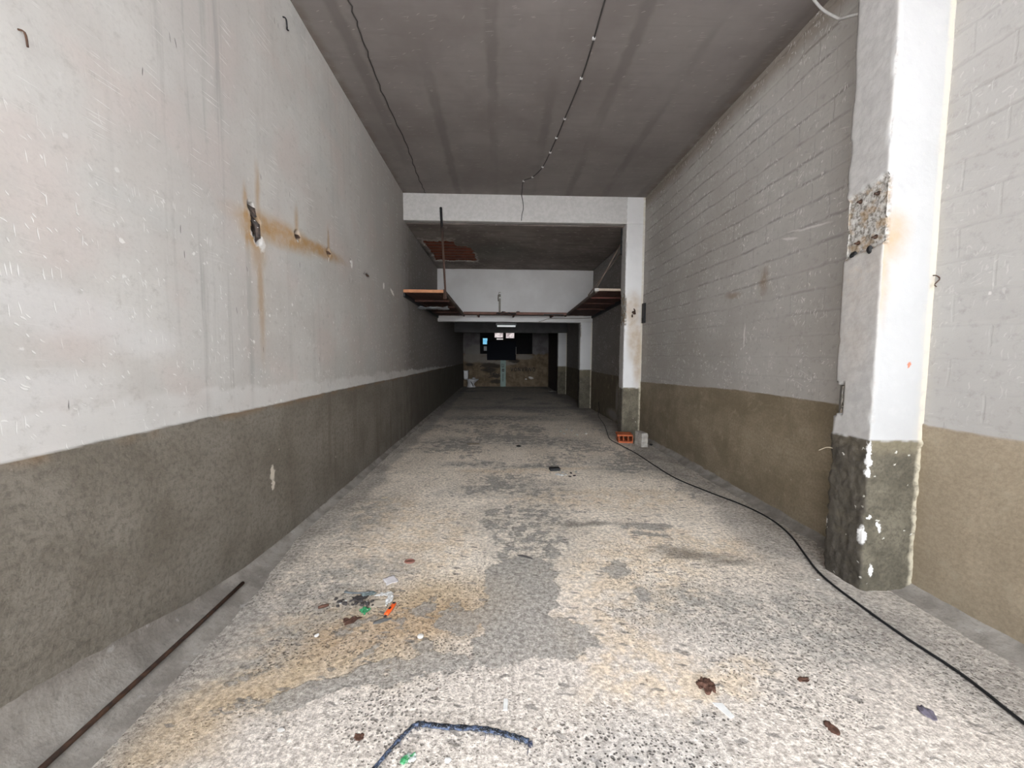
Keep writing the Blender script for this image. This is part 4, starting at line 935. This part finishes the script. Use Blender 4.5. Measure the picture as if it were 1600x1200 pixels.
child(b.build('stump', simple('charred_metal', (0.022, 0.02, 0.019, 1), .85, .5, 40, .6, c2=(0.07, 0.05, 0.04, 1)), None), t)
b = MB(); b.tube([(XL+.0,3.07,2.52),(XL+.02,3.078,2.47)], .006, 5); child(b.build('plaster_crumb', M_whitep, None), t); b = MB(); b.tube([(XL+.0,3.105,2.44),(XL+.018,3.112,2.40)], .005, 5); child(b.build('plaster_crumb', M_whitep, None), t)
tag(t, 'charred black bracket stump in the rusty broken hole on the left wall', 'bracket')
for y, z, l in ((3.705, 2.595, 'rusty bolt stub on the left wall, next after the charred bracket'), (4.36, 2.615, 'rusty bolt stub on the left wall in the middle of the row'), (5.62, 2.63, 'rusty bolt stub on the left wall nearest the loft shelf')):
    b = MB(); b.tube([(XL-.04,y,z),(XL+.004,y,z-.004),(XL+.018,y+.004,z-.016)], [.016,.014,.009], 6); tag(b.build('bolt_stub', M_rust, None), l, 'bolt', 'rusty stubs in a row on the left wall')
b = MB(); b.tube([(2.585,YB1+.02,2.40),(2.585,YB1-.02,2.40),(2.60,YB1-.03,2.36)], [.03,.028,.018], 7); b.tube([(2.60,YB1+.01,2.47),(2.61,YB1-.012,2.44),(2.62,YB1-.015,2.36)], .014, 6); b.tube([(2.57,YB1+.01,2.36),(2.565,YB1-.018,2.31)], .014, 6)
tag(b.build('broken_bracket', M_rust, None), 'black broken bracket on the rust stained front of the middle pillar', 'bracket')
b = MB(); b.box(XR-.035, XR+.004, 7.60, 7.72, 2.19, 2.56); b.tube([(XR-.03,7.62,2.3),(XR-.06,7.60,2.27),(XR-.05,7.6,2.22)], .012, 6)
tag(b.build('iron_plate', M_black, None, False, .004), 'black iron plate on the right wall beside the middle pillar', 'plate')
b = MB(); b.tube(spline([(XP-.004,2.80,.90),(XP-.05,2.80,.905),(XP-.11,2.795,.885)]), .0025, 5); tag(b.build('straw', M_tan, None), 'thin pale straw sticking out of the nearest pillar edge', 'straw')

# --- tube lamp in the third bay
lp = empty('tube_lamp', (.26, 14.0, 2.66))
b = MB(); b.loft([[(x,14-.07,2.655),(x,14-.05,2.60),(x,14+.05,2.60),(x,14+.07,2.655),(x,14+.04,2.70),(x,14-.04,2.70)] for x in (-.09,.61)]); child(b.build('housing', simple('grey_enamel', (0.50, 0.52, 0.53, 1), .4, .2, 6), None, False, .006), lp)
g = N('dim_lit_tube'); M_tube = g.out((.8, .84, .86, 1), .4, None, .4, 0, (.95, 1, 1, 1), .55)
b = MB(); b.tube([(-.05,13.99,2.575),(.58,13.99,2.575)], .032, 10); child(b.build('tube', M_tube, None, True), lp)['label'] = 'bright white tube'
for x in (.05, .47):
    b = MB(); b.tube([(x,14,2.69),(x,14,3.055)], .006, 6); child(b.build('hanging_rod', M_greyp, None), lp)
tag(lp, 'white tube lamp hanging behind the low lintel', 'lamp')

# --- the back wall: toilet, board, black panel, panes, graffiti
M_china = simple('dusty_white_china', (0.42, 0.41, 0.41, 1), .35, .15, 8, spec=.5)
ty = 20.0; to = empty('toilet', (-1.40, ty, 0))
def ell(cx, cy, rx, ry, z, n=20): return [(cx+rx*math.cos(2*math.pi*k/n), cy+ry*math.sin(2*math.pi*k/n), z) for k in range(n)]
b = MB(); b.loft([ell(-1.34,ty,.22,.13,0), ell(-1.34,ty,.20,.12,.04), ell(-1.36,ty,.16,.10,.14), ell(-1.34,ty,.18,.12,.22), ell(-1.29,ty,.25,.17,.32), ell(-1.27,ty,.29,.19,.385), ell(-1.27,ty,.29,.19,.40), ell(-1.27,ty,.22,.13,.40), ell(-1.28,ty,.17,.10,.30), ell(-1.30,ty,.06,.05,.24)]); child(b.build('bowl', M_china, None, True), to)
b = MB(); b.loft([[(x0,ty-w,z),(x1,ty-w,z),(x1,ty+w,z),(x0,ty+w,z)] for x0,x1,w,z in ((-1.66,-1.50,.16,.38),(-1.69,-1.49,.19,.45),(-1.70,-1.48,.20,.80))]); child(b.build('cistern', M_china, None, False, .015), to)
b = MB(); b.box(-1.715, -1.465, ty-.21, ty+.21, .80, .83); child(b.build('cistern_lid', M_china, None, False, .01), to)
b = MB(); b.tube([(-1.38,ty-.135,.33),(-1.30,ty-.12,.20),(-1.24,ty-.135,.06)], .022, 6); child(b.build('dark_streak', M_darkp, None), to)['label'] = 'dark hose across the bowl'
tag(to, 'white toilet standing loose on the floor by the back left corner', 'toilet')
o = pebble('white_lump', M_china, (-1.22, ty, .405), (.18,.14,.16), 9); tag(o, 'white crumpled lump resting on the toilet rim', 'scrap')

bd = empty('pale_green_board', (.235, YE-.04, 0))
Tb = Matrix.Translation((0, YE-.07, 0)) @ Matrix.Rotation(-.03, 4, 'X')
b = MB(); b.box(.10, .37, 0, .025, 0, 1.33, M=Tb); child(b.build('panel', simple('pale_green_paint', (0.20, 0.27, 0.24, 1), .6, .12, 6), None, False, .004), bd)
def mark(*bx):
    b = MB()
    for q in bx: b.box(q[0], q[1], -.004, .001, q[2], q[3], M=Tb)
    return child(b.build('printed_mark', M_darkp, None), bd)
mark((.165,.19,.98,1.16),(.255,.28,.98,1.16),(.19,.255,.98,1.005),(.165,.21,1.14,1.16))
mark((.18,.29,.76,.80),(.18,.22,.80,.90),(.26,.29,.80,.90),(.22,.26,.85,.90))
mark(*[(.205,.25,.27+k*.05,.30+k*.05) for k in range(8)])
tag(bd, 'narrow pale green board with dark print leaning on the back wall', 'board')

g = N('black_gloss_panel'); M_tv = g.out((0.005, 0.006, 0.009, 1), .75, g.bump(g.noise(g.obj, 3, 3), .4, .03), .08)
bp = empty('black_sheet', (.15, YE-.05, 1.33))
b = MB(); b.box(-.577, .877, YE-.085, YE-.003, 1.335, 2.30); child(b.build('sheet', M_tv, None, False, .008), bp)
b = MB(); b.box(.872, .888, YE-.09, YE-.06, 1.62, 2.0); child(b.build('edge_strip', M_greyp, None), bp)['label'] = 'pale strip on the right edge'
tag(bp, 'large black sheet fixed over the lower part of the dark opening', 'sheet')

def pane_mat(name, c1, c2, e):
    g = N(name); n = g.noise(g.obj, 7, 3); col = g.mix(g.ramp(n, .38, .62), c1, c2); return g.out((.1,.1,.1,1), .3, None, .3, 0, col, e)
def window(name, label, panes, mat, fr=True):
    t = empty(name, (panes[0][0], 23.98, panes[0][2])); struct(t, label, 'window')
    for x0, x1, z0, z1 in panes:
        b = MB(); b.box(x0, x1, 23.965, 23.985, z0, z1); child(b.build('pane', mat), t)
    x0 = min(p[0] for p in panes)-.05; x1 = max(p[1] for p in panes)+.05; z0 = min(p[2] for p in panes)-.05; z1 = max(p[3] for p in panes)+.05
    b = MB(); e = .04
    b.box(x0,x0+e,23.95,23.998,z0,z1); b.box(x1-e,x1,23.95,23.998,z0,z1); b.box(x0,x1,23.95,23.998,z0,z0+e); b.box(x0,x1,23.95,23.998,z1-e,z1); child(b.build('frame', M_dark), t)
window('window_1', 'pair of bright panes high in the back of the store room', [(-.227,.264,2.63,3.12),(.44,.92,2.60,3.12)], pane_mat('daylit_frosted_glass', (.95,.85,.84,1), (.42,.34,.35,1), .85))
window('window_2', 'small bright blue pane in the dark store room', [(-.92,-.66,2.23,2.58)], pane_mat('sky_blue_glass', (.32,.75,.98,1), (.12,.55,.88,1), .85))
window('window_3', 'dim grey pane below the blue one', [(-.867,-.69,1.85,2.11)], pane_mat('dim_grey_glass', (.05,.06,.06,1), (.03,.035,.035,1), .6))
b = MB(); b.box(-.113,.265,23.90,23.998,2.51,2.565); tag(b.build('bright_ledge', pane_mat('daylit_gap', (.95,.9,.88,1), (.8,.75,.75,1), .8)), 'bright slit below the left bright pane in the store room', 'slit', None, 'structure')

def strokes(L, r, y=YE-.001):
    b = MB()
    for P in L:
        pts = spline([(x, y, z) for x, z in P], 5); n = len(pts)
        v = []; f = []
        for i, p in enumerate(pts):
            t = (pts[min(i+1,n-1)]-pts[max(i-1,0)]).normalized(); a = Vector((-t.z, 0, t.x))*r
            for s_ in (p+a+Vector((0,-.003,0)), p-a+Vector((0,-.003,0)), p-a, p+a): v.append(s_)
        for i in range(n-1):
            for k in range(4): f.append((i*4+k, i*4+(k+1) % 4, i*4+4+(k+1) % 4, i*4+4+k))
        b.add(v, f)
    return b
LT = {'V': [[(0,1),(.35,0)],[(.35,0),(.7,1)]], 'O': [[(.35,1),(.02,.6),(.2,.05),(.6,.1),(.7,.6),(.35,1)]], 'N': [[(0,0),(.05,1)],[(.05,1),(.6,0)],[(.6,0),(.66,1)]], 'R': [[(0,0),(.05,1)],[(.05,1),(.6,.85),(.5,.5),(.05,.5)],[(.2,.5),(.65,0)]], 'E': [[(0,0),(.05,1)],[(.05,1),(.55,1)],[(.03,.5),(.45,.5)],[(0,0),(.55,.03)]]}
def word(w, x, z, h, dx):
    L = []
    for c in w:
        if c in LT: L += [[(x+px*h*.9, z+pz*h) for px, pz in st_] for st_ in LT[c]]
        x += dx
    return L
M_graf = simple('black_wall_paint', (0.035, 0.03, 0.028, 1), .8, .3, 12)
o = strokes(word('VONVRNO', .62, .78, .19, .185), .016).build('graffiti', M_graf); o.parent = wb
o = strokes(word('ON', -.42, .58, .12, .14) + [[(-.95,.98),(-.8,1.05),(-.6,.96),(-.3,1.02)],[(-.9,.85),(-.6,.82),(-.4,.9)],[(-.2,.72),(-.05,.6),(.05,.68)],[(-.5,.45),(-.3,.5),(0,.44)]], .018).build('graffiti', M_graf); o.parent = wb

# ------------------------------------------------------------------ litter on the floor
o = crumple('white_rag', M_greyp, (2.36, 17.5, 0), .35, .22, .06, 77); tag(o, 'pale rag on the dark floor beside the farthest pillar', 'rag')
g = N('green_foil'); n = g.noise(g.obj, 45, 2); M_green = g.out(g.mix(g.ramp(n, .46, .54), (.05,.26,.10,1), (.62,.68,.64,1)), .35, None, .5)
o = crumple('foil_scrap', M_green, (-.342, 1.462, 0), .055, .040, .018, 12, .3); tag(o, 'crumpled green and white foil scrap beside the foreground strap', 'scrap')
b = MB(); b.box(-.010,.010,-.030,.030,0,.006); o = b.build('white_stick', M_whitep, None, False, .002); o.location = (.037,1.695,0); o.rotation_euler = (0,0,-.06); tag(o, 'small flat white stick on the pinkish concrete behind the strap', 'stick')
b = MB(); b.add([(-.03,.035,0),(.012,.03,0),(.028,-.035,0),(.006,-.045,0),(-.03,.035,.004),(.012,.03,.005),(.028,-.035,.005),(.006,-.045,.004)], [(3,2,1,0),(4,5,6,7),(0,1,5,4),(1,2,6,5),(2,3,7,6),(3,0,4,7)]); o = b.build('white_shard', M_whitep); o.location = (.995,1.645,0); tag(o, 'pointed white shard in front of the brown rag', 'shard')
o = crumple('brown_rag', M_brown, (.985,1.775,0), .075, .085, .022, 22, .2, rag=.6, n=13); tag(o, 'dark brown leaf-like rag on the pale concrete, front right', 'rag')
o = crumple('brown_flake', M_brown, (1.472,1.795,0), .065, .030, .010, 25, .1); tag(o, 'flat brown flake lying right of the brown rag', 'flake')
b = MB(); R_ = [(.034*math.cos(a_), .026*math.sin(a_), .006) for a_ in np.linspace(0, 2*math.pi, 25)]; b.tube(R_, .006, 6); b.loft([[(x*.9,y*.9,.001) for x, y, z in R_[:-1]], [(x*.9,y*.9,.005) for x, y, z in R_[:-1]]])
o = b.build('bottle_cap', simple('dusty_red_plastic', (0.27, 0.125, 0.095, 1), .6, .3, 30), None, True); o.location = (-.663,2.965,0); tag(o, 'dusty red bottle cap on the floor behind the litter', 'cap')
o = crumple('white_paper', simple('pinkish_white_paper', (0.62, 0.585, 0.59, 1), .8, .1, 10), (-.736,2.715,0), .085, .10, .006, 28, .5, disc=False); tag(o, 'flat white paper scrap behind the litter pile', 'paper')
b = MB(); b.tube([(-.026,-.012,.010),(-.01,-.004,.011),(.012,.006,.011),(.026,.016,.010)], [.008,.010,.010,.007], 8); o = b.build('cigar_stub', M_brown, None, True); o.location = (-1.07,2.418,0); tag(o, 'brown cigar stub to the left of the litter pile', 'stub')
# orange lighter
lt = empty('lighter', (-.652,2.388,0), 1.36); M_or = simple('orange_plastic', (0.80, 0.115, 0.02, 1), .35, .15, 30, spec=.5)
b = MB(); b.loft([[(x,.015*math.cos(a_)*s_,.010+.009*math.sin(a_)*s_) for a_ in np.linspace(0,2*math.pi,13)[:-1]] for x, s_ in ((-.060,.85),(-.055,1),(.030,1),(.034,.96))]); o = b.build('body', M_or, None, True); o.parent = lt
b = MB(); b.box(.034,.052,-.012,.012,.003,.017); o = b.build('guard', M_or, None, False, .003); o.parent = lt
b = MB(); b.tube([(.043,-.008,.018),(.043,.008,.018)], .006, 8); o = b.build('spark_wheel', M_black, None); o.parent = lt
b = MB(); b.box(-.02,.0,-.006,.006,.0185,.021); o = b.build('button', M_black, None); o.parent = lt
b = MB(); b.box(-.078,-.060,-.007,.007,.003,.008); o = b.build('fork', M_darkp); o.parent = lt
tag(lt, 'orange plastic lighter at the right end of the litter pile', 'lighter')
o = crumple('green_scrap', simple('green_plastic', (0.06, 0.33, 0.14, 1), .5, .3, 40), (-.806,2.372,0), .045, .06, .02, 35, .4, rag=.9, n=11); tag(o, 'torn bright green plastic scrap in front of the litter', 'scrap')
b = MB(); b.tube([(-.997,2.575,.010),(-.96,2.562,.008),(-.90,2.558,.008),(-.835,2.562,.009)], [.011,.007,.006,.009], 8, .6); tag(b.build('plastic_strip', simple('blue_grey_plastic', (0.17, 0.19, 0.20, 1), .6, .3, 30), None, True), 'blue grey plastic strip along the rear edge of the litter', 'strip')
o = crumple('grey_wrapper', simple('teal_grey_wrapper', (0.22, 0.27, 0.27, 1), .5, .3, 30), (-.835,2.552,0), .085, .055, .02, 36, .1); tag(o, 'crumpled teal grey wrapper at the end of the plastic strip', 'wrapper')
o = crumple('torn_paper', M_whitep, (-.730,2.545,0), .10, .045, .020, 61, .1, rag=.7, n=12); tag(o, 'white torn paper at the rear of the litter, behind the beige card', 'paper')
o = crumple('torn_paper', M_whitep, (-.684,2.490,0), .040, .11, .024, 62, -.1, rag=.6, n=12); tag(o, 'white torn paper strip between the beige card and the lighter', 'paper')
o = crumple('beige_card', simple('beige_card', (0.46, 0.40, 0.325, 1), .8, .15, 20), (-.735,2.455,0), .11, .075, .010, 38, .1, disc=False); tag(o, 'beige card scrap lying inside the white torn paper', 'card')
o = crumple('white_curl', M_tan, (-.697,2.592,0), .05, .02, .01, 39, -.6); tag(o, 'little pale curl of paper behind the torn paper', 'paper')
o = crumple('dark_wrapper', M_darkp, (-.875,2.505,0), .09, .05, .02, 40, .2); tag(o, 'dark crumpled wrapper in the middle of the litter', 'wrapper')
o = crumple('brown_leaf', M_brown, (-.855,2.292,0), .085, .05, .012, 43, .4, rag=.8, n=11); tag(o, 'reddish brown dry leaf in front of the green scrap', 'leaf')
o = crumple('grey_flake', simple('slate_flake', (0.15, 0.15, 0.145, 1), .8, .2, 30), (-.675,2.285,0), .10, .035, .006, 44, .35); tag(o, 'slate grey flake on the tan stain below the lighter', 'flake')
crumbs = [(-1.026,2.502),(-.989,2.467),(-.979,2.494),(-.985,2.428),(-.922,2.479),(-.88,2.452),(-.84,2.438),(-.81,2.443),(-.86,2.47),(-.90,2.44),(-.83,2.46),(-.79,2.47),(-.95,2.45),(-.775,2.43)]
for i, (x, y) in enumerate(crumbs):
    s_ = rnd(.016, .032); o = pebble('litter_crumb', M_darkp, (x, y, 0), (s_*1.4, s_, s_), 100+i, rnd(0,3)); tag(o, 'small dark crumb in the litter pile on the tan stain', 'crumb', 'dark crumbs in the litter')
for i in range(9):
    o = pebble('litter_chip', M_tan if i % 2 else M_whitep, (-.90+rnd(-.09,.13), 2.44+rnd(-.06,.05), 0), (.016,.012,.012), 130+i, rnd(0,3)); tag(o, 'small pale chip among the dark crumbs of the litter', 'chip', 'pale chips in the litter')
o = pebble('white_pebble', M_whitep, (-.998,2.166,0), (.026,.03,.02), 201); tag(o, 'single white pebble left of the tan stain', 'pebble')
b = MB(); b.loft([ell(0,0,.017,.017,0,16), ell(0,0,.018,.018,.006,16), ell(0,0,.014,.014,.010,16)]); o = b.build('bottle_cap', simple('dull_white_cap', (0.62, 0.60, 0.56, 1), .5, .1, 20), None, True); o.location = (-.425,2.146,0); tag(o, 'round white cap on the tan stain', 'cap')
# rubbish farther in
b = MB(); b.box(-.07,.07,-.05,.05,0,.035); o = b.build('black_piece', M_black, None, False, .006); o.location = (.77,5.40,0); o.rotation_euler = (0,0,.1); tag(o, 'flat black piece at the small rubbish patch mid floor', 'scrap')
o = crumple('white_wrapper', M_whitep, (.80,5.16,0), .10, .09, .03, 51); tag(o, 'white wrapper in front of the flat black piece', 'wrapper')
for i, (x, y) in enumerate([(.886,5.175),(.964,5.232),(1.043,5.29),(.92,5.08),(.86,5.26),(.99,5.12)]):
    o = pebble('rubbish_bit', M_darkp if i % 2 else M_greyp, (x, y, 0), (.055,.04,.03), 300+i, rnd(0,3)); tag(o, 'small dark or grey bit beside the white wrapper mid floor', 'scrap', 'bits around the white wrapper')
o = pebble('black_bit', M_black, (.346,6.827,0), (.10,.07,.05), 320); tag(o, 'lone black bit on the floor well behind the rubbish patch', 'scrap')
o = crumple('pale_scrap', M_tan, (-.432,7.034,0), .2, .10, .02, 53); tag(o, 'pale flat scrap on the floor left of the lone black bit', 'scrap')
for i in range(7):
    o = pebble('rubble_bit', M_greyp, (1.53+rnd(-.25,.25), 8.15+rnd(-.35,.35), 0), (rnd(.05,.10),.05,.04), 330+i, rnd(0,3)); tag(o, 'pale rubble bit on the floor left of the orange brick', 'rubble', 'pale rubble bits')
b = MB(); b.tube([(.15,3.04,.006),(.19,3.025,.009),(.23,3.005,.008),(.265,2.985,.005)], [.004,.012,.010,.004], 6, .6); tag(b.build('dark_twig', M_darkp, None), 'dark twig on the grey patch in the middle of the floor', 'twig')
o = pebble('tan_chip', M_tan, (-1.229,4.33,0), (.07,.05,.04), 340); tag(o, 'tan chip near the foot of the left wall', 'chip')
o = crumple('purple_scrap', simple('dull_purple_plastic', (0.17, 0.15, 0.19, 1), .5, .3, 30), (1.877,1.603,0), .045, .07, .015, 55); tag(o, 'dull purple scrap close to the black cable, front right', 'scrap')
o = pebble('dark_chip', M_darkp, (2.31,2.735,0), (.035,.022,.018), 342); tag(o, 'dark chip on the floor beside the nearest pillar', 'chip')
o = pebble('white_chip', M_whitep, (2.235,2.65,0), (.03,.014,.012), 343); tag(o, 'white chip next to the cable by the nearest pillar', 'chip')
o = pebble('grey_stone', M_greyp, (-.889,1.594,0), (.035,.028,.026), 344); tag(o, 'grey stone on the pinkish concrete, front left', 'stone')
o = pebble('white_stone', M_whitep, (-.188,1.451,0), (.030,.024,.018), 345); tag(o, 'whitish stone just in front of the strap', 'stone')
o = crumple('red_scrap', M_brown, (-.56,1.56,0), .035, .03, .01, 57); tag(o, 'small reddish scrap left of the strap', 'scrap')
o = crumple('brown_leaf', M_brown, (1.40,1.545,0), .04, .06, .01, 58); tag(o, 'small brown leaf at the front right of the floor', 'leaf')
o = pebble('dark_lump', M_black, (2.655,6.86,.01), (.07,.06,.06), 346); tag(o, 'black lump on the floor just right of the grey block', 'scrap')
